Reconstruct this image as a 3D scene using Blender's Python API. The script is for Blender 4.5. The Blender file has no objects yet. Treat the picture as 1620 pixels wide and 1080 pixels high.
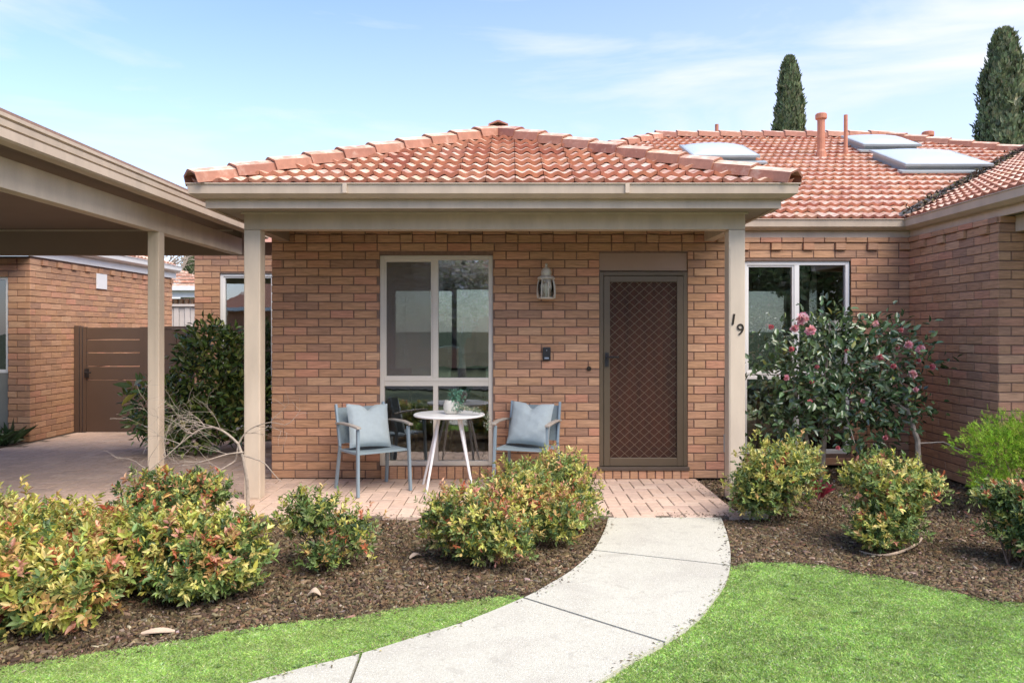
import bpy, bmesh, math, random
import numpy as np
from mathutils import Vector, Matrix, noise

random.seed(7)
rng = np.random.default_rng(7)
S = bpy.context.scene
COL = S.collection
PI = math.pi
F, CX, HY, CZ = 1200.0, 810.0, 523.0, 1.51      # focal length in photo pixels, principal column, horizon row, eye height

# ------------------------------------------------------------------ camera
cam = bpy.data.cameras.new('camera')
cam.sensor_width = 36.0
cam.lens = 36.0 * F / 1620.0
cam.shift_y = -17.0 / 1620.0
cam.clip_end = 3000
camo = bpy.data.objects.new('camera', cam)
COL.objects.link(camo)
camo.location = (0, 0, CZ)
camo.rotation_euler = (PI / 2, 0, 0)
S.camera = camo

# ------------------------------------------------------------------ sky, sun, exposure
SUN_DIR = Vector((0.42, -0.44, 0.79)).normalized()          # towards the sun
SUN_EL = math.asin(SUN_DIR.z)
SUN_AZ = math.atan2(SUN_DIR.x, SUN_DIR.y)                   # clockwise from +Y
w = bpy.data.worlds.new("World")
S.world = w
w.use_nodes = True
nt = w.node_tree
nt.nodes.clear()
out = nt.nodes.new('ShaderNodeOutputWorld')
bg = nt.nodes.new('ShaderNodeBackground')
sky = nt.nodes.new('ShaderNodeTexSky')
sky.sky_type = 'NISHITA'
sky.sun_disc = False
sky.sun_elevation = SUN_EL
sky.sun_rotation = SUN_AZ
sky.air_density = 1.0
sky.dust_density = 0.6
sky.ozone_density = 4.0
bg.inputs['Strength'].default_value = 0.1
tc = nt.nodes.new('ShaderNodeTexCoord')
mp = nt.nodes.new('ShaderNodeMapping')
mp.inputs['Scale'].default_value = (1.3, 1.3, 6.5)
mp.inputs['Rotation'].default_value = (0.0, 0.28, 0.3)
n1 = nt.nodes.new('ShaderNodeTexNoise')
n1.inputs['Scale'].default_value = 1.7
n1.inputs['Detail'].default_value = 8
n1.inputs['Roughness'].default_value = 0.55
n1.inputs['Distortion'].default_value = 0.4
rmp = nt.nodes.new('ShaderNodeValToRGB')
rmp.color_ramp.elements[0].position = 0.50
rmp.color_ramp.elements[0].color = (0, 0, 0, 1)
rmp.color_ramp.elements[1].position = 0.74
rmp.color_ramp.elements[1].color = (1, 1, 1, 1)
# whitish veil thickening towards the horizon (thin high cloud)
sep = nt.nodes.new('ShaderNodeSeparateXYZ')
hz = nt.nodes.new('ShaderNodeMapRange')
hz.inputs['From Min'].default_value = 0.0
hz.inputs['From Max'].default_value = 0.45
hz.inputs['To Min'].default_value = 0.50
hz.inputs['To Max'].default_value = 0.0
addm = nt.nodes.new('ShaderNodeMath'); addm.operation = 'MULTIPLY_ADD'
addm.inputs[1].default_value = 0.85
addm.use_clamp = True
mix = nt.nodes.new('ShaderNodeMixRGB')
mix.inputs['Color2'].default_value = (2.6, 2.72, 3.0, 1)
L = nt.links.new
L(tc.outputs['Generated'], mp.inputs['Vector'])
L(mp.outputs['Vector'], n1.inputs['Vector'])
L(n1.outputs['Fac'], rmp.inputs['Fac'])
L(tc.outputs['Generated'], sep.inputs['Vector'])
L(sep.outputs['Z'], hz.inputs['Value'])
L(rmp.outputs['Color'], addm.inputs[0])
# the veil is thicker in the east (+X)
ex = nt.nodes.new('ShaderNodeMath'); ex.operation = 'MULTIPLY_ADD'
ex.inputs[1].default_value = 0.30
L(sep.outputs['X'], ex.inputs[0])
L(hz.outputs['Result'], ex.inputs[2])
L(ex.outputs['Value'], addm.inputs[2])
L(addm.outputs['Value'], mix.inputs['Fac'])
tint = nt.nodes.new('ShaderNodeMixRGB'); tint.blend_type = 'MULTIPLY'
tint.inputs['Fac'].default_value = 1.0
tint.inputs['Color2'].default_value = (0.93, 0.84, 0.90, 1)
L(sky.outputs['Color'], tint.inputs['Color1'])
L(tint.outputs['Color'], mix.inputs['Color1'])
L(mix.outputs['Color'], bg.inputs['Color'])
L(bg.outputs['Background'], out.inputs['Surface'])

sun = bpy.data.lights.new('sun', 'SUN')
sun.energy = 1.5
sun.angle = math.radians(50)
sun.color = (1.0, 0.91, 0.79)
so = bpy.data.objects.new('sun', sun)
COL.objects.link(so)
so.rotation_euler = SUN_DIR.to_track_quat('Z', 'Y').to_euler()
so.location = (0, -5, 12)

S.view_settings.view_transform = 'Standard'
S.view_settings.look = 'None'
S.view_settings.gamma = 1
S.view_settings.use_curve_mapping = False
S.view_settings.exposure = 1.95
S.render.engine = 'CYCLES'
try:
    S.cycles.use_denoising = True
    S.cycles.max_bounces = 10
    S.cycles.transparent_max_bounces = 24
except Exception:
    pass


# ------------------------------------------------------------------ pixel helpers (photo pixel -> place)
def P(px, py, Y):
    return Vector(((px - CX) * Y / F, Y, CZ + (HY - py) * Y / F))


def G(px, py, z=0.0):
    Y = (CZ - z) * F / (py - HY)
    return Vector(((px - CX) * Y / F, Y, z))


def proj(p):
    return (CX + F * p[0] / max(p[1], .1), HY - F * (p[2] - CZ) / max(p[1], .1))


# ------------------------------------------------------------------ materials
def new_mat(name):
    m = bpy.data.materials.new(name)
    m.use_nodes = True
    n = m.node_tree
    b = n.nodes['Principled BSDF']
    return m, n, b


def mat(name, c, rough=.6, metal=0.0, var=.12, scale=6.0, bump=0.0, bscale=60.0, spec=.5, stretch=(1, 1, 1), c2=None):
    """solid colour broken up by noise in world space, optional fine relief"""
    m, n, b = new_mat(name)
    g = n.nodes.new('ShaderNodeNewGeometry')
    mpn = n.nodes.new('ShaderNodeMapping')
    mpn.inputs['Scale'].default_value = stretch
    n.links.new(g.outputs['Position'], mpn.inputs['Vector'])
    t = n.nodes.new('ShaderNodeTexNoise')
    t.inputs['Scale'].default_value = scale
    t.inputs['Detail'].default_value = 6
    t.inputs['Roughness'].default_value = .6
    n.links.new(mpn.outputs['Vector'], t.inputs['Vector'])
    r = n.nodes.new('ShaderNodeValToRGB')
    r.color_ramp.elements[0].position = .3
    r.color_ramp.elements[1].position = .7
    a = [x * (1 - var) for x in c]
    d = list(c2) if c2 else [min(1, x * (1 + var)) for x in c]
    r.color_ramp.elements[0].color = (*a, 1)
    r.color_ramp.elements[1].color = (*d, 1)
    n.links.new(t.outputs['Fac'], r.inputs['Fac'])
    n.links.new(r.outputs['Color'], b.inputs['Base Color'])
    b.inputs['Roughness'].default_value = rough
    b.inputs['Metallic'].default_value = metal
    b.inputs['Specular IOR Level'].default_value = spec
    if bump:
        t2 = n.nodes.new('ShaderNodeTexNoise')
        t2.inputs['Scale'].default_value = bscale
        t2.inputs['Detail'].default_value = 5
        n.links.new(mpn.outputs['Vector'], t2.inputs['Vector'])
        bp = n.nodes.new('ShaderNodeBump')
        bp.inputs['Strength'].default_value = bump
        bp.inputs['Distance'].default_value = .01
        n.links.new(t2.outputs['Fac'], bp.inputs['Height'])
        n.links.new(bp.outputs['Normal'], b.inputs['Normal'])
    return m


def mat_pieces(name, stops, rough=.85, streak=(6, 6, 70), samt=.3, bump=.35, bscale=1.0, blotch=None, island=True):
    """every brick, tile or paver takes a colour of its own"""
    m, n, b = new_mat(name)
    g = n.nodes.new('ShaderNodeNewGeometry')
    oi = n.nodes.new('ShaderNodeObjectInfo')
    ma = n.nodes.new('ShaderNodeMath'); ma.operation = 'MULTIPLY_ADD'
    ma.inputs[1].default_value = 7.31
    n.links.new(oi.outputs['Random'], ma.inputs[0])
    n.links.new(g.outputs['Random Per Island'], ma.inputs[2])
    fr = n.nodes.new('ShaderNodeMath'); fr.operation = 'FRACT'
    n.links.new(ma.outputs[0], fr.inputs[0])
    r = n.nodes.new('ShaderNodeValToRGB')
    cr = r.color_ramp
    cr.interpolation = 'LINEAR'
    while len(cr.elements) < len(stops):
        cr.elements.new(.5)
    for i, c in enumerate(stops):
        cr.elements[i].position = i / (len(stops) - 1)
        cr.elements[i].color = (*c, 1)
    n.links.new(fr.outputs[0], r.inputs['Fac'])
    mpn = n.nodes.new('ShaderNodeMapping')
    mpn.inputs['Scale'].default_value = streak
    n.links.new(g.outputs['Position'], mpn.inputs['Vector'])
    t = n.nodes.new('ShaderNodeTexNoise')
    t.inputs['Scale'].default_value = bscale
    t.inputs['Detail'].default_value = 6
    t.inputs['Roughness'].default_value = .65
    n.links.new(mpn.outputs['Vector'], t.inputs['Vector'])
    mr = n.nodes.new('ShaderNodeMapRange')
    mr.inputs['From Min'].default_value = .25
    mr.inputs['From Max'].default_value = .75
    mr.inputs['To Min'].default_value = 1 - samt
    mr.inputs['To Max'].default_value = 1 + samt
    n.links.new(t.outputs['Fac'], mr.inputs['Value'])
    mx = n.nodes.new('ShaderNodeVectorMath'); mx.operation = 'SCALE'
    n.links.new(r.outputs['Color'], mx.inputs[0])
    n.links.new(mr.outputs['Result'], mx.inputs['Scale'])
    last = mx.outputs['Vector']
    if blotch:
        t3 = n.nodes.new('ShaderNodeTexNoise')
        t3.inputs['Scale'].default_value = blotch[1]
        t3.inputs['Detail'].default_value = 8
        t3.inputs['Roughness'].default_value = .7
        n.links.new(g.outputs['Position'], t3.inputs['Vector'])
        mr3 = n.nodes.new('ShaderNodeMapRange')
        mr3.inputs['From Min'].default_value = blotch[2]
        mr3.inputs['From Max'].default_value = blotch[2] + .16
        mr3.inputs['To Max'].default_value = blotch[3]
        n.links.new(t3.outputs['Fac'], mr3.inputs['Value'])
        m3 = n.nodes.new('ShaderNodeMixRGB')
        m3.inputs['Color2'].default_value = (*blotch[0], 1)
        n.links.new(mr3.outputs['Result'], m3.inputs['Fac'])
        n.links.new(last, m3.inputs['Color1'])
        last = m3.outputs['Color']
    n.links.new(last, b.inputs['Base Color'])
    b.inputs['Roughness'].default_value = rough
    bp = n.nodes.new('ShaderNodeBump')
    bp.inputs['Strength'].default_value = bump
    bp.inputs['Distance'].default_value = .006
    n.links.new(t.outputs['Fac'], bp.inputs['Height'])
    n.links.new(bp.outputs['Normal'], b.inputs['Normal'])
    return m


def mat_concrete():
    m = mat('broom_concrete', (.53, .515, .42), .9, var=.06, scale=1.3, bump=.6, bscale=160)
    n = m.node_tree
    b = n.nodes['Principled BSDF']
    src = b.inputs['Base Color'].links[0].from_socket
    g = n.nodes.new('ShaderNodeNewGeometry')
    last = src
    for sc, lo, hi, col, amt in ((70, .58, .66, (.33, .30, .235), .45), (22, .58, .70, (.40, .37, .29), .35), (2.6, .48, .72, (.40, .375, .31), .6), (110, .56, .64, (.74, .71, .62), .55), (9, .60, .68, (.36, .34, .28), .35)):
        t = n.nodes.new('ShaderNodeTexNoise')
        t.inputs['Scale'].default_value = sc
        t.inputs['Detail'].default_value = 3
        t.inputs['Distortion'].default_value = .6
        n.links.new(g.outputs['Position'], t.inputs['Vector'])
        r = n.nodes.new('ShaderNodeMapRange')
        r.inputs['From Min'].default_value = lo
        r.inputs['From Max'].default_value = hi
        r.inputs['To Max'].default_value = amt
        n.links.new(t.outputs['Fac'], r.inputs['Value'])
        x = n.nodes.new('ShaderNodeMixRGB')
        x.inputs['Color2'].default_value = (*col, 1)
        n.links.new(r.outputs['Result'], x.inputs['Fac'])
        n.links.new(last, x.inputs['Color1'])
        last = x.outputs['Color']
    n.links.new(last, b.inputs['Base Color'])
    return m


def mat_leaf(name, rough=.42, trans=.3, spec=.5, gain=1.0):
    m, n, b = new_mat(name)
    a = n.nodes.new('ShaderNodeAttribute')
    a.attribute_name = 'tint'
    b.inputs['Roughness'].default_value = rough
    b.inputs['Specular IOR Level'].default_value = spec
    sc = n.nodes.new('ShaderNodeVectorMath'); sc.operation = 'SCALE'
    sc.inputs['Scale'].default_value = gain
    n.links.new(a.outputs['Color'], sc.inputs[0])
    n.links.new(sc.outputs['Vector'], b.inputs['Base Color'])
    tr = n.nodes.new('ShaderNodeBsdfTranslucent')
    n.links.new(sc.outputs['Vector'], tr.inputs['Color'])
    mx = n.nodes.new('ShaderNodeMixShader')
    mx.inputs['Fac'].default_value = trans
    n.links.new(b.outputs['BSDF'], mx.inputs[1])
    n.links.new(tr.outputs['BSDF'], mx.inputs[2])
    n.links.new(mx.outputs['Shader'], n.nodes['Material Output'].inputs['Surface'])
    return m


def mat_glass(name, tint=(.75, .78, .76), refl=1.9):
    m, n, b = new_mat(name)
    n.nodes.remove(b)
    tr = n.nodes.new('ShaderNodeBsdfTransparent')
    tr.inputs['Color'].default_value = (*tint, 1)
    gl = n.nodes.new('ShaderNodeBsdfGlossy')
    gl.inputs['Roughness'].default_value = 0.0
    gl.inputs['Color'].default_value = (.95, .97, 1, 1)
    fr = n.nodes.new('ShaderNodeFresnel')
    fr.inputs['IOR'].default_value = refl
    nn = n.nodes.new('ShaderNodeTexNoise')
    nn.inputs['Scale'].default_value = 2.2
    bp = n.nodes.new('ShaderNodeBump')
    bp.inputs['Strength'].default_value = .02
    bp.inputs['Distance'].default_value = .05
    n.links.new(nn.outputs['Fac'], bp.inputs['Height'])
    n.links.new(bp.outputs['Normal'], gl.inputs['Normal'])
    mx = n.nodes.new('ShaderNodeMixShader')
    n.links.new(fr.outputs['Fac'], mx.inputs['Fac'])
    n.links.new(tr.outputs['BSDF'], mx.inputs[1])
    n.links.new(gl.outputs['BSDF'], mx.inputs[2])
    n.links.new(mx.outputs['Shader'], n.nodes['Material Output'].inputs['Surface'])
    return m


def mat_mesh(name, c, alpha):
    """insect screen: fine mesh that hides part of what lies behind"""
    m, n, b = new_mat(name)
    b.inputs['Base Color'].default_value = (*c, 1)
    b.inputs['Roughness'].default_value = .7
    b.inputs['Alpha'].default_value = alpha
    return m


M = {}
BR = [(.51, .28, .163), (.45, .245, .13), (.49, .275, .15), (.40, .215, .12), (.53, .315, .183), (.51, .243, .15), (.45, .25, .137), (.34, .195, .123), (.52, .272, .156)]
M['brick'] = mat_pieces('brick_clay', BR, rough=.9, streak=(7, 7, 95), samt=.36, bump=.7, blotch=((.20, .12, .08), 7.0, .6, .4))
M['mortar'] = mat('mortar', (.20, .125, .09), .95, var=.2, scale=30, bump=.4)
TL = [(.62, .37, .25), (.54, .27, .17), (.66, .45, .32), (.57, .33, .22), (.46, .23, .155), (.64, .39, .24), (.54, .31, .22), (.68, .50, .37)]
M['tile'] = mat_pieces('terracotta_tile', TL, rough=.6, streak=(9, 9, 9), samt=.34, bump=.3, blotch=((.74, .64, .50), 9.0, .47, .7))
M['butt'] = mat_pieces('raw_clay_shaded_butt', [(.46, .19, .12), (.50, .23, .13), (.40, .15, .10), (.54, .28, .17), (.43, .19, .14)], rough=.8, streak=(14, 14, 14), samt=.25, bump=.3)  # clay red, darkened against the pale tops to carry light from above
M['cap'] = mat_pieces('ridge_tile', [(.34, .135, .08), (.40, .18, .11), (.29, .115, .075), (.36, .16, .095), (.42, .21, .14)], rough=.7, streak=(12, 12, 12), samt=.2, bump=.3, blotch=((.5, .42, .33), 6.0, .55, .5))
PV = [(.55, .39, .29), (.60, .44, .335), (.52, .375, .29), (.57, .415, .31), (.49, .355, .275), (.62, .47, .36)]
M['paver'] = mat_pieces('clay_paver', PV, rough=.85, streak=(20, 20, 20), samt=.18, bump=.3, blotch=((.36, .29, .23), 2.2, .56, .45))
M['sand'] = mat('joint_sand', (.17, .13, .095), .95, var=.3, scale=40)
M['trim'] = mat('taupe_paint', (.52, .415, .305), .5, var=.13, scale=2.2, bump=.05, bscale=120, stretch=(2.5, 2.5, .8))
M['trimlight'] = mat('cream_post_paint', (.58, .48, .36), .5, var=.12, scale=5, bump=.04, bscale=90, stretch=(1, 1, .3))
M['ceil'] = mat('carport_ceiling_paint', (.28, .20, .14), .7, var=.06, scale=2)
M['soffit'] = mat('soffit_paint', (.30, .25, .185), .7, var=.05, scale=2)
M['wframe'] = mat('cream_aluminium', (.62, .56, .47), .4, var=.03)
M['whframe'] = mat('white_aluminium', (.74, .73, .70), .4, var=.03)
M['bronze'] = mat('bronze_aluminium', (.13, .098, .062), .38, .3, var=.06)
M['dbronze'] = mat('dark_bronze_aluminium', (.10, .075, .055), .4, .2, var=.06)
M['lintel'] = mat('brown_lintel_panel', (.34, .225, .165), .55, var=.07, scale=3)
M['grille'] = mat('grille_bronze', (.24, .17, .11), .4, .4, var=.05)
M['door'] = mat('stained_timber_door', (.34, .10, .045), .4, var=.35, scale=3, stretch=(6, 6, .5))
M['glass'] = mat_glass('window_glass', (.75, .78, .76), 2.7)
M['screen'] = mat_mesh('insect_screen', (.20, .17, .145), .36)
M['doorscreen'] = mat_mesh('door_insect_screen', (.030, .018, .012), .38)
M['inwall'] = mat('interior_wall_paint', (.68, .61, .50), .9, var=.04)
M['infloor'] = mat('interior_floor', (.20, .15, .11), .4, var=.2, scale=4)
M['curtain'] = mat('curtain_cloth', (.5, .47, .42), .95, var=.05)
M['wood'] = mat('pale_timber', (.38, .24, .12), .5, var=.25, scale=4, stretch=(8, 8, 1))
M['concrete'] = mat_concrete()
M['soil'] = mat('bed_soil', (.075, .052, .036), 1.0, var=.5, scale=14, bump=.8, bscale=40)
M['turfsoil'] = mat('turf_soil', (.22, .25, .10), 1.0, var=.35, scale=9, bump=.5)
M['ground'] = mat('ground_grass', (.08, .10, .045), 1.0, var=.3, scale=.8)
M['road'] = mat('asphalt', (.055, .055, .053), .9, var=.15, scale=8, bump=.3)
M['blue'] = mat('blue_grey_aluminium', (.24, .31, .345), .35, .15, var=.03)
M['sling'] = mat('blue_grey_sling', (.22, .275, .29), .75, var=.08, scale=60, bump=.3, bscale=400)
M['arm'] = mat('greige_armrest', (.36, .32, .27), .5, var=.15, scale=10, stretch=(1, 1, 6))
M['cushion'] = mat('duck_egg_cushion_cloth', (.36, .42, .43), .9, var=.05, scale=30, bump=.35, bscale=500)
M['white'] = mat('white_powdercoat', (.80, .79, .76), .3, var=.02)
M['pot'] = mat('white_ceramic', (.60, .57, .50), .5, var=.05, scale=8)
M['pewter'] = mat('weathered_brass', (.62, .56, .46), .45, .2, var=.2, scale=30)
M['lampglass'] = mat_glass('bevelled_lamp_glass', (.86, .85, .8), 1.6)
M['bulb'] = mat('frosted_bulb', (.75, .72, .62), .5, var=.05)
M['black'] = mat('black_plastic', (.02, .02, .022), .35, var=.05)
M['lens'] = mat('grey_lens', (.30, .36, .42), .15, var=.05)
M['digit'] = mat('dark_bronze_digit', (.05, .04, .032), .35, .6, var=.05)
M['bark'] = mat('grey_bark', (.36, .30, .235), .9, var=.3, scale=25, bump=.4)
M['dbark'] = mat('brown_bark', (.16, .11, .075), .95, var=.35, scale=20, bump=.5)
M['gate'] = mat('dark_brown_colorbond', (.105, .066, .045), .45, var=.06, scale=2)
M['tan'] = mat('tan_steel_fence', (.42, .28, .19), .5, var=.04)
M['palefence'] = mat('pale_steel_fence', (.62, .56, .5), .5, var=.04)
M['domew'] = mat('opal_acrylic', (.50, .56, .58), .15, var=.03)
M['curb'] = mat('grey_flashing', (.33, .36, .36), .45, .2, var=.06)
M['lead'] = mat('dark_valley_flashing', (.07, .065, .06), .6, .3, var=.3, scale=8)
M['pipe'] = mat('terracotta_pipe_paint', (.42, .165, .09), .6, var=.12, scale=12)
M['greypanel'] = mat('grey_panel', (.20, .20, .17), .6, var=.05)
M['bluegl'] = mat_glass('neighbour_glass', (.35, .42, .5), 2.2)
M['leaf'] = mat_leaf('shrub_leaf')
M['gloss'] = mat_leaf('glossy_leaf', .22, .15, .75)
M['petal'] = mat_leaf('petal', .6, .35, .3)
M['needle'] = mat_leaf('conifer_spray', .6, .2, .3)
M['blade'] = mat_leaf('grass_blade', .55, .35, .3)
M['chip'] = mat_leaf('bark_chip', .95, .0, .2)
M['tan_leaf'] = mat('dry_leaf', (.55, .42, .3), .8, var=.2)


# ------------------------------------------------------------------ object helpers
def tag(o, label=None, cat=None, group=None, kind=None):
    if label: o['label'] = label
    if cat: o['category'] = cat
    if group: o['group'] = group
    if kind: o['kind'] = kind
    return o


def link(o, parent=None):
    COL.objects.link(o)
    if parent is not None:
        o.parent = parent
        q = parent
        T = Matrix.Identity(4)
        if parent.type == 'EMPTY':
            T = Matrix.LocRotScale(parent.location, parent.rotation_euler, None)
            o.matrix_parent_inverse = T.inverted()
    return o


def thing(name, loc, label, cat, group=None, kind=None):
    e = bpy.data.objects.new(name, None)
    e.empty_display_size = .2
    e.location = loc
    COL.objects.link(e)
    return tag(e, label, cat, group, kind)


class MB:
    def __init__(s):
        s.v = []
        s.f = []

    def add(s, vs, fs):
        k = len(s.v)
        s.v += [tuple(x) for x in vs]
        s.f += [tuple(i + k for i in f) for f in fs]
        return s

    def box(s, x0, x1, y0, y1, z0, z1, rot=None):
        vs = [Vector(p) for p in ((x0, y0, z0), (x1, y0, z0), (x1, y1, z0), (x0, y1, z0), (x0, y0, z1), (x1, y0, z1), (x1, y1, z1), (x0, y1, z1))]
        if rot is not None:
            vs = [rot @ v for v in vs]
        return s.add(vs, [(0, 3, 2, 1), (4, 5, 6, 7), (0, 1, 5, 4), (1, 2, 6, 5), (2, 3, 7, 6), (3, 0, 4, 7)])

    def prism(s, prof, a, b, closed=True):
        """profile points (already 3d vectors) swept from offset a to b"""
        n = len(prof)
        vs = [Vector(p) + Vector(a) for p in prof] + [Vector(p) + Vector(b) for p in prof]
        fs = [(i, (i + 1) % n, n + (i + 1) % n, n + i) for i in range(n if closed else n - 1)]
        if closed:
            fs += [tuple(range(n))[::-1], tuple(range(n, 2 * n))]
        return s.add(vs, fs)

    def tube(s, pts, rad, n=8, cap=True):
        pts = [Vector(p) for p in pts]
        if not hasattr(rad, '__len__'):
            rad = [rad] * len(pts)
        rings = []
        up = None
        for i, p in enumerate(pts):
            d = (pts[min(i + 1, len(pts) - 1)] - pts[max(i - 1, 0)]).normalized()
            if up is None:
                up = d.orthogonal().normalized()
            up = (up - d * up.dot(d))
            if up.length < 1e-6:
                up = d.orthogonal()
            up.normalize()
            sd = d.cross(up)
            rings.append([p + (up * math.cos(2 * PI * k / n) + sd * math.sin(2 * PI * k / n)) * rad[i] for k in range(n)])
        vs = [v for r in rings for v in r]
        fs = []
        for i in range(len(pts) - 1):
            for k in range(n):
                fs.append((i * n + k, i * n + (k + 1) % n, (i + 1) * n + (k + 1) % n, (i + 1) * n + k))
        if cap:
            fs.append(tuple(range(n))[::-1])
            fs.append(tuple((len(pts) - 1) * n + k for k in range(n)))
        return s.add(vs, fs)

    def lathe(s, prof, c, n=24, cap=True):
        """prof list of (r, z); around vertical axis at c"""
        vs = []
        for r, z in prof:
            for k in range(n):
                a = 2 * PI * k / n
                vs.append((c[0] + r * math.cos(a), c[1] + r * math.sin(a), c[2] + z))
        fs = []
        m = len(prof)
        for i in range(m - 1):
            for k in range(n):
                fs.append((i * n + k, i * n + (k + 1) % n, (i + 1) * n + (k + 1) % n, (i + 1) * n + k))
        if cap:
            fs.append(tuple(range(n))[::-1])
            fs.append(tuple((m - 1) * n + k for k in range(n)))
        return s.add(vs, fs)

    def mesh(s, name, material, smooth=False):
        me = bpy.data.meshes.new(name)
        me.from_pydata(s.v, [], s.f)
        me.materials.append(material)
        if smooth:
            for p in me.polygons:
                p.use_smooth = True
        me.update()
        return me

    def build(s, name, material, parent=None, smooth=False, bevel=0, kind=None):
        me = s.mesh(name, material, smooth)
        o = bpy.data.objects.new(name, me)
        link(o, parent)
        if bevel:
            bv = o.modifiers.new('bevel', 'BEVEL')
            bv.width = bevel
            bv.segments = 2
            bv.limit_method = 'ANGLE'
        if kind:
            o['kind'] = kind
        return o


def np_mesh(name, V, Fc, material, parent=None, tint=None, kind=None, smooth=False):
    """V (n,3) float; Fc (m,k) int, k = 3 or 4"""
    me = bpy.data.meshes.new(name)
    k = Fc.shape[1]
    me.vertices.add(len(V))
    me.vertices.foreach_set('co', np.ascontiguousarray(V, dtype=np.float32).ravel())
    me.loops.add(Fc.size)
    me.loops.foreach_set('vertex_index', np.ascontiguousarray(Fc, dtype=np.int32).ravel())
    me.polygons.add(len(Fc))
    me.polygons.foreach_set('loop_start', np.arange(0, Fc.size, k, dtype=np.int32))
    me.polygons.foreach_set('loop_total', np.full(len(Fc), k, dtype=np.int32))
    if smooth:
        me.polygons.foreach_set('use_smooth', np.ones(len(Fc), dtype=bool))
    me.update(calc_edges=True)
    if tint is not None:
        a = me.color_attributes.new('tint', 'FLOAT_COLOR', 'POINT')
        c = np.ones((len(V), 4), dtype=np.float32)
        c[:, :3] = tint
        a.data.foreach_set('color', c.ravel())
    me.materials.append(material)
    o = bpy.data.objects.new(name, me)
    link(o, parent)
    if kind:
        o['kind'] = kind
    return o


def unit(a):
    return a / np.maximum(np.linalg.norm(a, axis=1, keepdims=True), 1e-9)


def leaves(name, Pt, D, Ln, Wd, C, material, parent=None, N=None, fold=.18, droop=.15, kind=None):
    """pointed leaves folded along the midrib: 6 verts, 2 quads each"""
    n = len(Pt)
    D = unit(D)
    if N is None:
        N = rng.normal(size=(n, 3)) + np.array([0, -.3, 1.0])
    Sd = unit(np.cross(D, N))
    N2 = unit(np.cross(Sd, D))
    Ln = np.asarray(Ln).reshape(-1, 1) * np.ones((n, 1))
    Wd = np.asarray(Wd).reshape(-1, 1) * np.ones((n, 1))
    V = np.empty((n, 6, 3))
    V[:, 0] = Pt
    V[:, 1] = Pt + D * Ln * .35 + Sd * Wd * .5 + N2 * Wd * fold
    V[:, 2] = Pt + D * Ln * .7 + Sd * Wd * .36 + N2 * (Wd * fold - Ln * droop * .4)
    V[:, 3] = Pt + D * Ln - N2 * Ln * droop
    V[:, 4] = Pt + D * Ln * .7 - Sd * Wd * .36 + N2 * (Wd * fold - Ln * droop * .4)
    V[:, 5] = Pt + D * Ln * .35 - Sd * Wd * .5 + N2 * Wd * fold
    k = (np.arange(n) * 6).reshape(-1, 1)
    Fc = np.concatenate([k + np.array([[0, 1, 2, 3]]), k + np.array([[0, 3, 4, 5]])], 0)
    T = np.repeat(C, 6, axis=0)
    return np_mesh(name, V.reshape(-1, 3), Fc, material, parent, T, kind)


def palette(n, cols, wts, jit=.18):
    cols = np.array(cols, float)
    wts = np.array(wts, float)
    ix = rng.choice(len(cols), n, p=wts / wts.sum())
    return np.clip(cols[ix] * (1 + rng.normal(0, jit, (n, 1))) * (1 + rng.normal(0, .07, (n, 3))), .004, .95)


# ================================================================== BRICKWORK
CO = 0.086         # course height
_bcache = {}


def brick_geo(l, h=.076, d=.10, var=0):
    r = random.Random(int(l * 1000) * 10 + var)
    c = .0035
    j = lambda a: (r.random() - .5) * a
    fy = j(.003)
    vs = [(c, fy, c + j(.002)), (l - c, fy, c + j(.002)), (l - c, fy, h - c + j(.002)), (c, fy, h - c + j(.002)),
          (0, .005, 0), (l, .005, 0), (l, .005, h), (0, .005, h),
          (0, d, 0), (l, d, 0), (l, d, h), (0, d, h)]
    fs = [(0, 1, 2, 3), (4, 5, 1, 0), (5, 6, 2, 1), (6, 7, 3, 2), (7, 4, 0, 3),
          (8, 9, 5, 4), (9, 10, 6, 5), (10, 11, 7, 6), (11, 8, 4, 7)]
    return vs, fs


def brick_mesh(l, h, d, var):
    key = (round(l, 3), round(h, 3), round(d, 3), var)
    if key not in _bcache:
        vs, fs = brick_geo(key[0], h, d, var)
        _bcache[key] = MB().add(vs, fs).mesh('brick', M['brick'])
    return _bcache[key]


class Bricks:
    """collects bricks of one thing: the largest in view become parts, the others one joined part"""
    def __init__(s):
        s.items = []          # (matrix, l, h, d, var, score, parent)

    def put(s, mx, l, h=.076, d=.10, parent=None, bonus=1.0):
        c = mx @ Vector((l / 2, 0, h / 2))
        n = mx.to_3x3() @ Vector((0, -1, 0))
        a = mx @ Vector((0, 0, 0)); b = mx @ Vector((l, 0, h))
        pa, pb = proj(a), proj(b)
        area = abs(pa[0] - pb[0]) * abs(pa[1] - pb[1])
        vis = n.dot(Vector((0, 0, CZ)) - c) > 0 and 0 < c.y
        px, py = proj(c)
        if not vis or px < 0 or px > 1620 or py > 1080:
            area *= .001
        s.items.append((mx.copy(), l, h, d, random.randrange(4), area * bonus, parent))

    def finish(s, root, limit=300):
        s.items.sort(key=lambda t: -t[5])
        rest = s.items[limit:]
        for mx, l, h, d, var, sc, par in s.items[:limit]:
            o = bpy.data.objects.new('brick', brick_mesh(l, h, d, var))
            o.matrix_basis = mx
            COL.objects.link(o)
            o.parent = par
        if rest:
            mb = MB()
            for mx, l, h, d, var, sc, par in rest:
                vs, fs = brick_geo(l, h, d, var)
                mb.add([mx @ Vector(v) for v in vs], fs)
            return mb.build('brick', M['brick'], root, kind='stuff')


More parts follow.
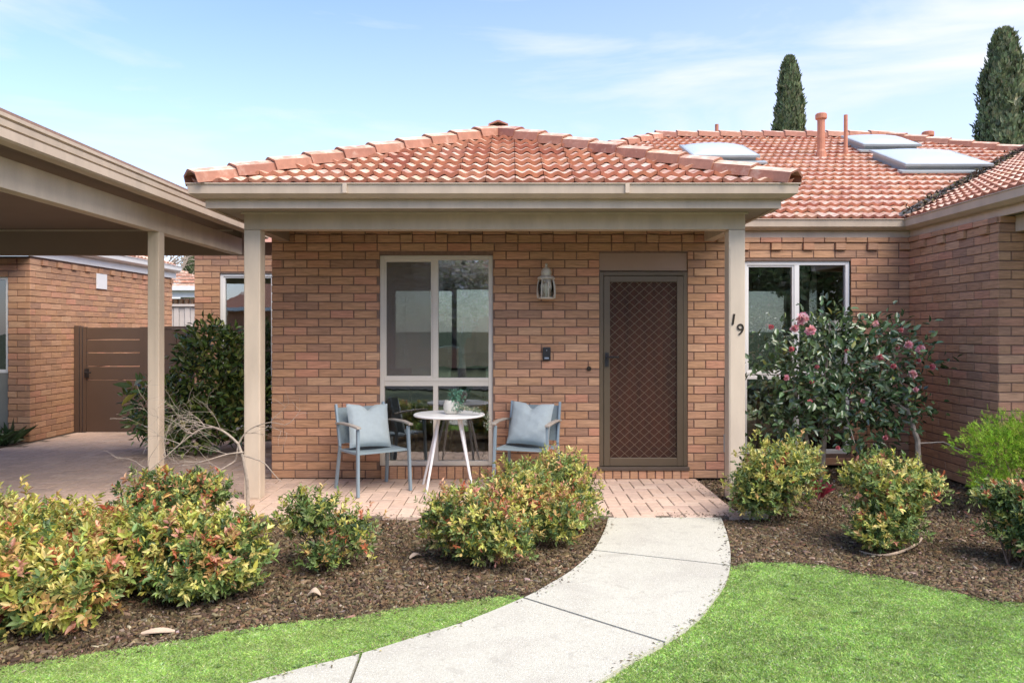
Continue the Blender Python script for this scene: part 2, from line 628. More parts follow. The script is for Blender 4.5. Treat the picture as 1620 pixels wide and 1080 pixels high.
def wall(root, bricks, org, ang, length, z0, z1, openings=(), depth=.11, start_half=0, dentil=True, name='wall', hide=None, bonus=1.0):
    """org = outer face corner; u runs along direction ang; local -y is the outer face. openings in (u0,u1,z0,z1)"""
    T = Matrix.Translation(Vector(org)) @ Matrix.Rotation(ang, 4, 'Z')
    # mortar body
    us = sorted({0.0, length, *[o[0] for o in openings], *[o[1] for o in openings]})
    zs = sorted({z0, z1, *[o[2] for o in openings], *[o[3] for o in openings]})
    us = [u for u in us if 0 <= u <= length]
    zs = [z for z in zs if z0 <= z <= z1]
    mb = MB()
    for i in range(len(us) - 1):
        # merge vertical runs
        run = None
        for j in range(len(zs) - 1):
            uc, zc = (us[i] + us[i + 1]) / 2, (zs[j] + zs[j + 1]) / 2
            inside = any(o[0] < uc < o[1] and o[2] < zc < o[3] for o in openings)
            if not inside:
                if run is None:
                    run = zs[j]
            if inside or j == len(zs) - 2:
                if run is not None:
                    top = zs[j] if inside else zs[j + 1]
                    mb.box(us[i] + (.007 if i == 0 else 0), us[i + 1] - (.007 if i == len(us) - 2 else 0), .008, depth, run, top, T)
                    run = None
    wo = mb.build(name, M['mortar'], root)
    n = int((z1 - z0) / CO) + 1
    for k in range(n):
        z = z0 + k * CO + .005
        h = min(.076, z1 - z - .002)
        if h < .02:
            continue
        top_d = dentil and k == n - 2
        top_t = dentil and k >= n - 1
        off = 0 if (k + start_half) % 2 == 0 else -.12
        u = off
        first = True
        while u < length - .02:
            l = .23
            a, b = u + .005, u + .235
            u += .24
            segs = [[max(a, .002), min(b, length - .002)]]
            for o in openings:
                if z + h > o[2] + .01 and z < o[3] - .01:
                    ns = []
                    for sa, sb in segs:
                        if sb <= o[0] or sa >= o[1]:
                            ns.append([sa, sb])
                        else:
                            if sa < o[0] - .02: ns.append([sa, o[0]])
                            if sb > o[1] + .02: ns.append([o[1], sb])
                    segs = ns
            for sa, sb in segs:
                if sb - sa < .025:
                    continue
                if top_d or top_t:
                    continue
                pr = random.uniform(-.0015, .0015)
                m4 = T @ Matrix.Translation((sa, pr, z))
                bricks.put(m4, round(sb - sa, 3), round(h, 3), .10, wo, bonus)
        if top_d:
            u = .0
            while u < length - .02:
                e = min(u + .234, length - .003)
                if e - u > .05:
                    bricks.put(T @ Matrix.Translation((u + .004, 0, z)), round(e - u - .004, 3), round(h, 3), .10, wo, bonus)
                e2 = min(u + .357, length - .003)
                if e2 - u > .29:
                    bricks.put(T @ Matrix.Translation((u + .242, -.026, z)), round(e2 - u - .242, 3), round(h, 3), .12, wo, bonus)
                u += .36
        if top_t:
            u = -.12 * ((k + 1) % 2)
            while u < length - .02:
                a, b = max(u + .004, .003), min(u + .236, length - .003)
                if b - a > .03:
                    bricks.put(T @ Matrix.Translation((a, -.015, z)), round(b - a, 3), round(h, 3), .10, wo, bonus)
                u += .24
    return wo


EAVE = 1.238 + CZ       # gutter top
SOF = 1.045 + CZ        # soffit / fascia bottom
BEAMB = .904 + CZ       # beam bottom
SL = .42                # roof slope

house = thing('brick_house', (1.0, 8.0, 0), 'single storey brown brick house with orange tiled hip roof and front porch', 'house')
hb = Bricks()

WY = 7.76               # porch wall
RY = 8.51               # recessed wall at the right
wx0, wx1 = (600 - CX) / 154.6, (780 - CX) / 154.6          # main window
wz1, wz0 = .776 + CZ, -1.385 + CZ
dx0, dx1 = (948 - CX) / 154.6, (1088 - CX) / 154.6         # door opening
dz1 = .80 + CZ
PX0, PX1 = -2.46, 2.30
wall(house, hb, (PX0, WY, 0), 0, PX1 - PX0, 0, SOF + .01,
     [(wx0 - PX0, wx1 - PX0, wz0, wz1 - .002), (dx0 - PX0, dx1 - PX0, .04, dz1)])
# right recessed wall
rx0, rx1 = 2.60, (1346 - CX) / 141.0
rz1, rz0 = .785 + CZ, -1.385 + CZ
wall(house, hb, (PX1 + .002, RY, 0), 0, 4.45 - PX1 + .1, 0, SOF, [(rx0 - PX1, rx1 - PX1, rz0, rz1)])
# wing side wall (faces the porch) and wing front wall
wall(house, hb, (4.45, RY, 0), -PI / 2, RY - 6.94, 0, SOF, start_half=1)
wall(house, hb, (4.45, 6.94, 0), 0, 4.2, 0, SOF, [(1.9, 3.2, .13, 2.3)], start_half=0)
# porch right return, porch left return, rear left wall and its outer return
wall(house, hb, (PX1, WY, 0), PI / 2, RY - WY - .01, 0, SOF, start_half=1, dentil=False, name='wall')
wall(house, hb, (PX0, 10.5, 0), -PI / 2, 10.5 - WY - .0, 0, SOF, start_half=1, dentil=False)
lx0, lx1 = (347 - CX) / 114.3, -2.75
wall(house, hb, (-4.40, 10.5, 0), 0, 4.40 + PX0, 0, SOF, [(lx0 + 4.40, lx1 + 4.40, .13, .796 + CZ)], dentil=False)
wall(house, hb, (-4.40, 15.0, 0), -PI / 2, 4.49, 0, SOF, start_half=1, dentil=False)

# brick-on-edge sills under the window and the door (each brick a part of the sill)
def sill_row(x0, x1, y, z0, z1, proud, tilt=0):
    n = max(1, round((x1 - x0) / .086))
    wdt = (x1 - x0) / n
    sl = MB().box(x0 + .004, x1 - .004, y - proud + .008, y + .1, z0, z1 - .012).build('window_sill' if z0 < .1 and x0 < .5 else 'door_sill', M['mortar'], house)
    for i in range(n):
        m4 = Matrix.Translation((x0 + i * wdt + .005, y - proud + random.uniform(-.002, .002), z0 + .003))
        hb.put(m4, round(wdt - .010, 3), round(z1 - z0 - .004, 3), .10, sl, 3.0)


sill_row(wx0 + .02, wx1 + .03, WY, .0, .122, .035)
sill_row(dx0 - .04, dx1 + .01, WY, .0, .085, .03)
hb.finish(house)

# floor slab edge and interior shell of the front room
room = MB()
room.box(PX0 + .12, PX1 - .12, WY + .12, 11.9, .05, .12)
room.build('interior_floor', M['infloor'], house)
iw = MB()
for (a_, b_, c_, d_) in ((PX0 + .12, -1.9, .12, 2.5), (-1.9, .1, .12, .7), (-1.9, .1, 2.2, 2.5), (.1, PX1 - .12, .12, 2.5)):
    iw.box(a_, b_, 11.9, 12.0, c_, d_)
iw.box(PX0 + .12, PX0 + .2, WY + .12, 11.9, .12, 2.5)
iw.box(PX1 - .2, PX1 - .12, WY + .12, 11.9, .12, 2.5)
iw.box(PX0 + .12, PX1 - .12, WY + .12, 11.9, 2.5, 2.55)
iw.box(.62, .70, WY + .12, 9.6, .12, 2.5)
iw.build('interior_wall', M['inwall'], house)
iw = MB()
for (a_, b_, c_, d_) in ((PX1 + .1, 3.35, .02, 2.5), (3.35, 4.75, .02, .6), (3.35, 4.75, 2.15, 2.5), (4.75, 5.6, .02, 2.5)):
    iw.box(a_, b_, 11.0, 11.1, c_, d_)
iw.box(PX1 + .1, 5.6, RY + .12, 11.1, .0, .05)
iw.box(PX1 + .1, 5.6, RY + .12, 11.1, 2.5, 2.55)
iw.box(5.6, 5.7, RY + .12, 11.1, 0, 2.55)
iw.build('interior_wall', M['inwall'], house)
iw = MB()
iw.box(-4.3, PX0, 13.0, 13.1, .0, 2.5)
iw.box(-4.3, PX0, 10.62, 13.1, .0, .05)
iw.box(-4.3, PX0, 10.62, 13.1, 2.5, 2.55)
iw.build('interior_wall', M['inwall'], house)


def window(x0, x1, z0, z1, y, fr, parent, zt=None, xm=None, fw=.045, screen_left=False, glass='glass', lower_split=True):
    """aluminium window: outer frame, mullion, transom, panes"""
    wn = MB()
    d0, d1 = y + .03, y + .095
    wn.box(x0, x0 + fw, d0, d1, z0, z1)
    wn.box(x1 - fw, x1, d0, d1, z0, z1)
    wn.box(x0 + fw, x1 - fw, d0, d1, z1 - fw, z1)
    wn.box(x0 + fw, x1 - fw, d0, d1, z0, z0 + fw)
    fo = wn.build('window', fr, parent, bevel=.003)
    if zt is not None:
        a = MB()
        a.box(x0 + fw, x1 - fw, d0 + .004, d1, zt + .008, zt + .042)
        a.box(x0 + fw, x1 - fw, d0 + .010, d1, zt - .008, zt + .008)
        a.box(x0 + fw, x1 - fw, d0 + .004, d1, zt - .042, zt - .008)
        a.build('transom', fr, fo, bevel=.002)
    zl = z0 + fw
    zh = z1 - fw
    xm_ = xm if xm else (x0 + x1) / 2
    up0 = (zt + .042) if zt is not None else zl
    MB().box(xm_ - .028, xm_ + .028, d0 + .002, d1, up0, zh).build('mullion', fr, fo, bevel=.003)
    if zt is not None:
        MB().box(xm_ - .025, xm_ + .025, d0 + .002, d1, zl, zt - .042).build('mullion', fr, fo, bevel=.003)
    # sash rails of the sliding half
    a = MB()
    sx0, sx1 = x0 + fw, xm_ - .028
    for (u0, u1, v0, v1) in ((sx0, sx0 + .02, up0, zh), (sx1 - .02, sx1, up0, zh), (sx0 + .02, sx1 - .02, up0, up0 + .02), (sx0 + .02, sx1 - .02, zh - .02, zh)):
        a.box(u0, u1, d0 + .012, d1 - .01, v0, v1)
    a.build('sash', fr, fo)
    panes = [(x0 + fw + .02, xm_ - .048, up0 + .02, zh - .02), (xm_ + .028, x1 - fw, up0, zh)]
    if zt is not None:
        panes += [(x0 + fw, xm_ - .025, zl, zt - .042), (xm_ + .025, x1 - fw, zl, zt - .042)]
    for q in panes:
        MB().box(q[0] - .004, q[1] + .004, y + .066, y + .070, q[2] - .004, q[3] + .004).build('pane', M[glass], fo)
    if screen_left:
        q = panes[0]
        MB().box(q[0], q[1], y + .052, y + .053, q[2], q[3]).build('insect_screen', M['screen'], fo)
    return fo


window(wx0 + .002, wx1 - .002, wz0 + .002, wz1 - .004, WY, M['wframe'], house, zt=CZ + (HY - 604) / 154, xm=(689 - CX) / 154, screen_left=True)
window(rx0 + .002, rx1 - .002, rz0 + .002, rz1 - .002, RY, M['whframe'], house, zt=CZ + (HY - 594) / 141, xm=(1260 - CX) / 140.3)
window(lx0, lx1, .13, .796 + CZ, 10.5, M['whframe'], house, zt=None, xm=-3.3)
window(4.45 + 1.9, 4.45 + 3.2, .13, 2.3, 6.94, M['whframe'], house)
window(-1.9, .1, .7, 2.2, 11.9, M['whframe'], house)  # rear opening added to let sky light into the front room
window(3.35, 4.75, .6, 2.15, 11.0, M['whframe'], house)
# curtains behind the glass
cu = MB()
for (cx0, cx1, cy) in ((3.28, 3.52, 9.0), (-3.55, -2.8, 11.0), (rx0 + .02, rx0 + .2, 9.0)):
    n = 26
    vs = []
    for i in range(n + 1):
        x = cx0 + (cx1 - cx0) * i / n
        yy = cy + .02 * math.sin(i * 2.1)
        vs += [(x, yy, .15), (x, yy, 2.4)]
    cu.add(vs, [(2 * i, 2 * i + 2, 2 * i + 3, 2 * i + 1) for i in range(n)])
cu.build('curtain', M['curtain'], house, smooth=True)

# ---- front door behind its security screen
fx0, fx1 = dx0, dx1
dm = MB()
dm.box(fx0 + .002, fx1 - .002, WY + .02, WY + .08, CZ + (HY - 428) / 154.6, dz1 - .002)
dm.build('lintel_panel', M['lintel'], house)
fz1 = CZ + (HY - 429) / 154.6 - .004
fr = MB()
fr.box(fx0 + .002, fx0 + .045, WY + .005, WY + .1, .125, fz1)
fr.box(fx1 - .045, fx1 - .002, WY + .005, WY + .1, .125, fz1)
fr.box(fx0 + .045, fx1 - .045, WY + .005, WY + .1, fz1 - .04, fz1)
fr.build('door_frame', M['bronze'], house, bevel=.003)
MB().box(fx0 - .02, fx1 + .01, WY - .045, WY + .1, .088, .122).build('door_threshold', M['dbronze'], house, bevel=.003)
sd = MB()
s0, s1, sz0, sz1 = fx0 + .048, fx1 - .048, .126, fz1 - .044
rw = .062
sd.box(s0, s0 + rw, WY + .0, WY + .03, sz0, sz1)
sd.box(s1 - rw, s1, WY + .0, WY + .03, sz0, sz1)
sd.box(s0 + rw, s1 - rw, WY + .0, WY + .03, sz1 - rw, sz1)
sd.box(s0 + rw, s1 - rw, WY + .0, WY + .03, sz0, sz0 + .085)
sdo = sd.build('security_door', M['bronze'], house, bevel=.004)
# diamond grille of thin flat bars
gx0, gx1, gz0, gz1 = s0 + rw, s1 - rw, sz0 + .085, sz1 - rw
gm = MB()
cw, ch = .1005, .0885


def clipseg(x, z, dx, dz):
    t0, t1 = -1e9, 1e9
    for p, d, lo, hi in ((x, dx, gx0, gx1), (z, dz, gz0, gz1)):
        a, b = (lo - p) / d, (hi - p) / d
        if a > b: a, b = b, a
        t0, t1 = max(t0, a), min(t1, b)
    return (t0, t1) if t1 > t0 + 1e-4 else None


for sgn, yy in ((1, WY + .010), (-1, WY + .0125)):
    k = -60
    while k < 60:
        x = gx0 + k * cw
        sg = clipseg(x, gz0, cw / 2, sgn * ch / 2)
        if sg:
            a = Vector((x + sg[0] * cw / 2, yy, gz0 + sgn * sg[0] * ch / 2))
            b = Vector((x + sg[1] * cw / 2, yy, gz0 + sgn * sg[1] * ch / 2))
            gm.tube([a, b], .0028, 4, cap=False)
        k += 1
gm.build('grille', M['grille'], sdo)
MB().box(gx0 - .002, gx1 + .002, WY + .018, WY + .019, gz0, gz1).build('insect_screen', M['doorscreen'], sdo)
hd = MB()
hx, hz_ = s0 + .03, CZ - (566 - HY) / 154.6
hd.box(hx - .02, hx + .018, WY - .010, WY + .002, hz_ - .09, hz_ + .055)
hd.tube([(hx, WY - .01, hz_ + .01), (hx, WY - .05, hz_ + .01), (hx + .02, WY - .055, hz_ + .01), (hx + .115, WY - .05, hz_ + .01)], .0095, 8)
hd.build('door_handle', M['black'], sdo)
MB().box(fx0 + .06, fx1 - .06, WY + .085, WY + .12, .13, fz1 - .05).build('inner_door', M['door'], house)
dp = MB()
for (a, b, c, d) in ((.13, .42, .25, .95), (.48, .77, .25, .95), (.13, .42, 1.1, 1.95), (.48, .77, 1.1, 1.95)):
    k = (fx1 - fx0 - .12) / .86
    dp.box(fx0 + .06 + a * k, fx0 + .06 + b * k, WY + .076, WY + .0835, c + .05, d)
dp.build('door_panel', M['door'], house, bevel=.006)
kb = MB().lathe([(.004, 0), (.012, .0), (.012, .0)], (0, 0, 0), 8)


# ================================================================== ROOFS
TW, TE, TLn = .25, .30, .385


def tile_geo(w=TW, ln=TLn, nx=12):
    """wavy tile; local x across, local y up the slope, local z normal to it"""
    vs, fs = [], []
    ys = [0.0, ln * .5, ln]
    th = .036
    for j, y in enumerate(ys):
        for i in range(nx + 1):
            x = w * i / nx
            z = .0125 * math.cos(2 * PI * (x / (w / 2))) + .056 * (1 - y / ln) + .004
            vs.append((x, y, z))
    for j in range(len(ys) - 1):
        for i in range(nx):
            a = j * (nx + 1) + i
            fs.append((a, a + 1, a + nx + 2, a + nx + 1))
    k = len(vs)
    for i in range(nx + 1):
        x = w * i / nx
        z = .0125 * math.cos(2 * PI * (x / (w / 2))) + .056 + .004
        vs.append((x, .004, z - th - (.006 if i in (2, 3, 4, 8, 9, 10) else 0)))
    for i in range(nx):
        fs.append((k + i, k + i + 1, i + 1, i))
    # side lips
    vs += [(0, ln, -.01), (0, .004, .01), (w, ln, -.01), (w, .004, .01)]
    a = len(vs) - 4
    fs += [(a + 1, 0, nx + 1, 2 * (nx + 1), a), (a + 3, a + 2, 3 * (nx + 1) - 1, 2 * (nx + 1) - 1, nx)]
    return vs, fs


_tv, _tf = tile_geo(TW - .005)
TILE = MB().add(_tv, _tf).mesh('roof_tile', M['tile'], smooth=False)


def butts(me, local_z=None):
    """front edges of tiles: raw clay, darkened so the tops read as lit from above"""
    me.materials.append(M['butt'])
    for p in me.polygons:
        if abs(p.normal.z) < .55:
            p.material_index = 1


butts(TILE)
tiles_all = []            # (matrix, clip polys or None, score, parent, thingroot)


def roof_plane(root, roofpart, poly, eave_a, eave_dir, up_dir, store, flashed=True, wave=True):
    """poly: plan corners (x,y); eave line through eave_a along eave_dir (unit 2d), rising along up_dir (unit 2d)"""
    ea, ed, ud = Vector(eave_a), Vector(eave_dir), Vector(up_dir)
    ca, sa = 1 / math.sqrt(1 + SL * SL), SL / math.sqrt(1 + SL * SL)
    us = [(Vector(p) - ea).dot(ed) for p in poly]
    vs = [(Vector(p) - ea).dot(ud) / ca for p in poly]
    pl = list(zip(us, vs))
    # orientation
    area = sum(pl[i][0] * pl[(i + 1) % len(pl)][1] - pl[(i + 1) % len(pl)][0] * pl[i][1] for i in range(len(pl)))
    if area < 0:
        pl = pl[::-1]
    X = Vector((ed.x, ed.y, 0))
    Yv = Vector((ud.x * ca, ud.y * ca, sa))
    Z = X.cross(Yv)
    if Z.z < 0:
        X = -X; Z = -Z
        pl = [(-u, v) for u, v in pl][::-1]
    org = Vector((ea.x, ea.y, EAVE - .035))
    B = Matrix((X.to_4d(), Yv.to_4d(), Z.to_4d(), (0, 0, 0, 1))).transposed()
    B[3][3] = 1
    for i in range(3):
        B[3][i] = 0
    B = Matrix.Translation(org) @ B.to_3x3().to_4x4()
    def inside(u, v, tol=0):
        for i in range(len(pl)):
            a, b = pl[i], pl[(i + 1) % len(pl)]
            if (b[0] - a[0]) * (v - a[1]) - (b[1] - a[1]) * (u - a[0]) < -tol:
                return False
        return True
    u0 = min(p[0] for p in pl)
    u1 = max(p[0] for p in pl)
    v1 = max(p[1] for p in pl)
    r = 0
    v = .05
    while v < v1:
        i0 = math.floor((u0) / TW) - 1
        i1 = math.ceil(u1 / TW) + 1
        for i in range(i0, i1):
            u = i * TW + (0 if True else .0)
            cs = [(u, v + .05), (u + TW, v + .05), (u + TW, v + TLn), (u, v + TLn)]
            ins = [inside(a, b) for a, b in cs]
            if not any(ins) and not inside(u + TW / 2, v + TLn / 2):
                continue
            m4 = B @ Matrix.Translation((u, v, random.uniform(-.002, .004))) @ Matrix.Rotation(random.uniform(-.010, .010), 4, 'Z')
            c = m4 @ Vector((TW / 2, 0, 0))
            px, py = proj(c)
            seen = c.y > .5 and 0 <= px <= 1620 and 0 < py < 1080 and Z.dot(Vector((0, 0, CZ)) - c) > 0
            sc = (F / max(c.y, .5)) ** 2 * max(0, Z.dot((Vector((0, 0, CZ)) - c).normalized())) if seen else 0
            clip = None
            if not all(ins):
                clip = [(B @ Vector((*pl[k], 0)), B @ Vector((*pl[(k + 1) % len(pl)], 0)), Z) for k in range(len(pl)) if abs(pl[k][1]) > .02 or abs(pl[(k + 1) % len(pl)][1]) > .02]
            store.append((m4, clip, sc, roofpart))
        v += TE
        r += 1


def clipped_tile(m4, clip):
    bm = bmesh.new()
    vv = [bm.verts.new(m4 @ Vector(p)) for p in _tv]
    for f in _tf:
        bm.faces.new([vv[i] for i in f])
    for a, b, Z in clip:
        n0 = (b - a).cross(Z)
        nrm = Vector(((b - a).y, -(b - a).x, 0))
        if nrm.dot(n0) < 0:
            nrm = -nrm
        nrm.normalize()
        g = bm.verts[:] + bm.edges[:] + bm.faces[:]
        bmesh.ops.bisect_plane(bm, geom=g, plane_co=a, plane_no=nrm, clear_outer=True)
        if not bm.faces:
            break
    if not bm.faces:
        bm.free()
        return None
    bm.verts.ensure_lookup_table()
    bm.verts.index_update()
    vs = [v.co.copy() for v in bm.verts]
    fs = [[v.index for v in f.verts] for f in bm.faces]
    bm.free()
    return vs, fs


def lay_tiles(store, root, limit=300):
    store.sort(key=lambda t: -t[2])
    rest = MB()
    n = 0
    for m4, clip, sc, part in store:
        if n < limit and sc > 0:
            if clip is None:
                o = bpy.data.objects.new('roof_tile', TILE)
                o.matrix_basis = m4
            else:
                g = clipped_tile(m4, clip)
                if not g:
                    continue
                inv = m4.inverted()
                me = MB().add([inv @ v for v in g[0]], g[1]).mesh('roof_tile', M['tile'])
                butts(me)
                o = bpy.data.objects.new('roof_tile', me)
                o.matrix_basis = m4
            COL.objects.link(o)
            o.parent = part
            n += 1
        else:
            if clip is None:
                rest.add([m4 @ Vector(p) for p in _tv], _tf)
            else:
                g = clipped_tile(m4, clip)
                if g:
                    rest.add(*g)
    if rest.v:
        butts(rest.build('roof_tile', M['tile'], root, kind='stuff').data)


def cap_geo(ln=.44):
    vs, fs = [], []
    for y, s_, z in ((0, 1.06, .030), (ln, .92, 0.0)):
        for (x, zz) in ((-.118, -.100), (-.108, -.012), (-.012, .030), (.012, .030), (.108, -.012), (.118, -.100)):
            vs.append((x * s_, y, zz + z + .05))
    for i in range(5):
        fs.append((i, i + 1, i + 7, i + 6))
    k = len(vs)
    for (x, zz) in ((-.105, -.100), (-.095, -.026), (-.012, .010), (.012, .010), (.095, -.026), (.105, -.100)):
        vs.append((x * 1.06, .002, zz + .03 + .05))
    for i in range(5):
        fs.append((k + i, k + i + 1, i + 1, i))
    return vs, fs


_cv, _cf = cap_geo()
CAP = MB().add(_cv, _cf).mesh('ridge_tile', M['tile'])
CAP.materials.append(M['cap'])  # red cap sides darker than their tops, shade put into the colour
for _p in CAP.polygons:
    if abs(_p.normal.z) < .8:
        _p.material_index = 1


def caps(part, a, b, e=.385):
    a, b = Vector(a), Vector(b)
    d = (b - a)
    n = max(1, round(d.length / e))
    Y = d.normalized()
    X = Y.cross(Vector((0, 0, 1))).normalized()
    Z = X.cross(Y)
    R = Matrix((X, Y, Z)).transposed().to_4x4()
    for i in range(n):
        p = a + d * (i / n)
        o = bpy.data.objects.new('ridge_tile', CAP)
        o.matrix_basis = Matrix.Translation(p + Z * .012) @ R @ Matrix.Rotation(random.uniform(-.02, .02), 4, 'Z') @ Matrix.Scale(1, 4)
        COL.objects.link(o)
        o.parent = part


def zz(off):
    return EAVE + SL * off


rp = MB()
def under(pts):
    """sarking sheet under the tiles"""
    k = len(rp.v)
    rp.v += [(p[0], p[1], p[2] - .03) for p in pts]
    rp.f.append(tuple(range(k, k + len(pts))))


ex0, ex1, ey = -2.72, 2.40, 6.37
mx_, my_ = (ex0 + ex1) / 2, ey + (ex1 - ex0) / 2
MY = 8.41
RX = 4.36
half = (ex1 - ex0) / 2
apex = (mx_, my_)
valTop = (mx_, MY + half)
ridL = (2.71, 13.87)
u_ = ridL[1] - valTop[1]
hipB = (ridL[0] - u_, valTop[1])
ridR = (6.81, 13.87)
vj = (ridR[1] - MY + ridR[0] - RX) / 2
wtop = (RX + vj, MY + vj)
WF = 5.3
wridF = (RX + vj, WF + vj)
main_front = [(ex1, MY), (RX, MY), wtop, ridR, ridL, valTop]
porch_front = [(ex0, ey), (ex1, ey), apex]
porch_right = [(ex1, ey), (ex1, MY), valTop, apex]
porch_left = [(ex0, ey), apex, valTop, (ex0, MY + half)]
wing_left = [(RX, WF), (RX, MY), wtop, wridF]
wing_front = [(RX, WF), (RX + 2 * vj, WF), wridF]
main_right = [(ridR[0] + ridR[1] - MY, MY), (ridR[0] + ridR[1] - MY, 19.3), (ridR[0], 19.3 - 5.46), ridR]


def zp(p, kind):
    x, y = p
    if kind == 'F': return zz(y - MY)
    if kind == 'PF': return zz(y - ey)
    if kind == 'PR': return zz(ex1 - x)
    if kind == 'PL': return zz(x - ex0)
    if kind == 'WL': return zz(x - RX)
    if kind == 'WF': return zz(y - WF)
    if kind == 'MR': return zz(ridR[0] + ridR[1] - MY - x)


for poly, k in ((main_front, 'F'), (porch_front, 'PF'), (porch_right, 'PR'), (porch_left, 'PL'), (wing_left, 'WL'), (wing_front, 'WF'), (main_right, 'MR')):
    under([(p[0], p[1], zp(p, k)) for p in poly])
# rear and left slopes that close the roof
zr = zz(ridL[1] - MY)
under([(ridL[0], ridL[1], zr), (ridR[0], ridR[1], zr), (ridR[0] + 5.46, 19.33, EAVE), (ridL[0] - 5.46, 19.33, EAVE)])
under([(ridL[0], ridL[1], zr), (ridL[0] - 5.46, 19.33, EAVE), (ridL[0] - 5.46, MY, EAVE)])
under([(-4.55, 10.35, EAVE), (-2.0, 12.9, zz(2.55)), (-2.0, 16.0, zz(2.55)), (-4.55, 16.0, EAVE)])
under([(-4.55, 10.35, EAVE), (0, 10.35, EAVE), (0, 12.9, zz(2.55)), (-2.0, 12.9, zz(2.55))])
roof = rp.build('roof', M['cap'], house)
store = []
roof_plane(house, roof, porch_front, (ex0, ey), (1, 0), (0, 1), store)
roof_plane(house, roof, main_front, (ex1, MY), (1, 0), (0, 1), store)
roof_plane(house, roof, porch_right, (ex1, ey), (0, 1), (-1, 0), store)
roof_plane(house, roof, porch_left, (ex0, ey), (0, 1), (1, 0), store)
roof_plane(house, roof, wing_left, (RX, WF), (0, 1), (1, 0), store)
roof_plane(house, roof, wing_front, (RX, WF), (1, 0), (0, 1), store)
lay_tiles(store, house)
up = .0
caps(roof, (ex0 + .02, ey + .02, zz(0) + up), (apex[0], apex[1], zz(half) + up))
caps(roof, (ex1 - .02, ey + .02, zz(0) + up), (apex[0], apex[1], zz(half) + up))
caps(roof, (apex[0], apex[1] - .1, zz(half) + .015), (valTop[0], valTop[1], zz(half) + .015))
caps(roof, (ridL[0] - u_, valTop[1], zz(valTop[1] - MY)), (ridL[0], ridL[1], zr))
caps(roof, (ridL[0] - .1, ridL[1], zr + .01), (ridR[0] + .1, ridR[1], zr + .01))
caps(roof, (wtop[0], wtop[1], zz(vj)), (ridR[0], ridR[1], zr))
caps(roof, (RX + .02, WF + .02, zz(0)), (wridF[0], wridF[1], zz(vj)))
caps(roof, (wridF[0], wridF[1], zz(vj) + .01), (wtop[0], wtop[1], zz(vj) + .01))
# valley flashing
vf = MB()
for (a, b) in (((RX, MY), wtop), ((ex1, MY), valTop)):
    za, zb = zz(0), zz(abs(b[1] - a[1]))
    d = Vector((b[0] - a[0], b[1] - a[1], 0)).normalized()
    s_ = Vector((d.y, -d.x, 0)) * .075
    A = Vector((a[0], a[1], za + .018)); B2 = Vector((b[0], b[1], zb + .018))
    vf.add([A - s_ + Vector((0, 0, .05)), A, A + s_ + Vector((0, 0, .05)), B2 - s_ + Vector((0, 0, .05)), B2, B2 + s_ + Vector((0, 0, .05))], [(0, 1, 4, 3), (1, 2, 5, 4)])
vf.build('valley_flashing', M['lead'], roof)
# debris along the right valley
nd = 500
t = rng.random(nd)
dx_ = rng.normal(0, .045, nd)
Pt = np.stack([RX + vj * t + dx_ * .7, MY + vj * t - dx_ * .7, EAVE + SL * vj * t + .065 + np.abs(dx_) * .3], 1)
leaves('valley_leaf_litter', Pt, rng.normal(size=(nd, 3)), rng.uniform(.03, .07, nd), .025, palette(nd, [(.05, .04, .03), (.12, .09, .06), (.1, .1, .04)], [3, 2, 1]), M['chip'], roof, kind='stuff')

# roof fittings
def plane_z(y): return zz(y - MY)


def pipe(x, y, r, top, cap_r=None, name='vent_pipe'):
    zb = plane_z(y) - .05 if y < ridL[1] else zr - .3
    m = MB().lathe([(r * 1.5, 0), (r * 1.3, .12), (r, .16), (r, top - zb)], (x, y, zb), 14)
    o = m.build(name, M['pipe'], roof, smooth=False)
    if cap_r:
        MB().lathe([(cap_r * .9, 0), (cap_r, .01), (cap_r, .075), (cap_r * .85, .09), (.01, .1)], (x, y, top - .05), 16).build('cowl', M['pipe'], roof)


pipe((1299 - CX) * 12.03 / F, 12.03, .058, P(0, 184, 12.03).z, .088)
pipe((1338 - CX) * 12.2 / F, 12.2, .03, P(0, 182, 12.2).z)
pipe((1134 - CX) * 14.4 / F, 14.4, .035, P(0, 197, 14.4).z)
pipe((1468 - CX) * 14.0 / F, 14.0, .065, P(0, 212, 14.0).z, .105)
pipe((1384 - CX) * 13.9 / F, 13.9, .11, P(0, 214, 13.9).z, .15)

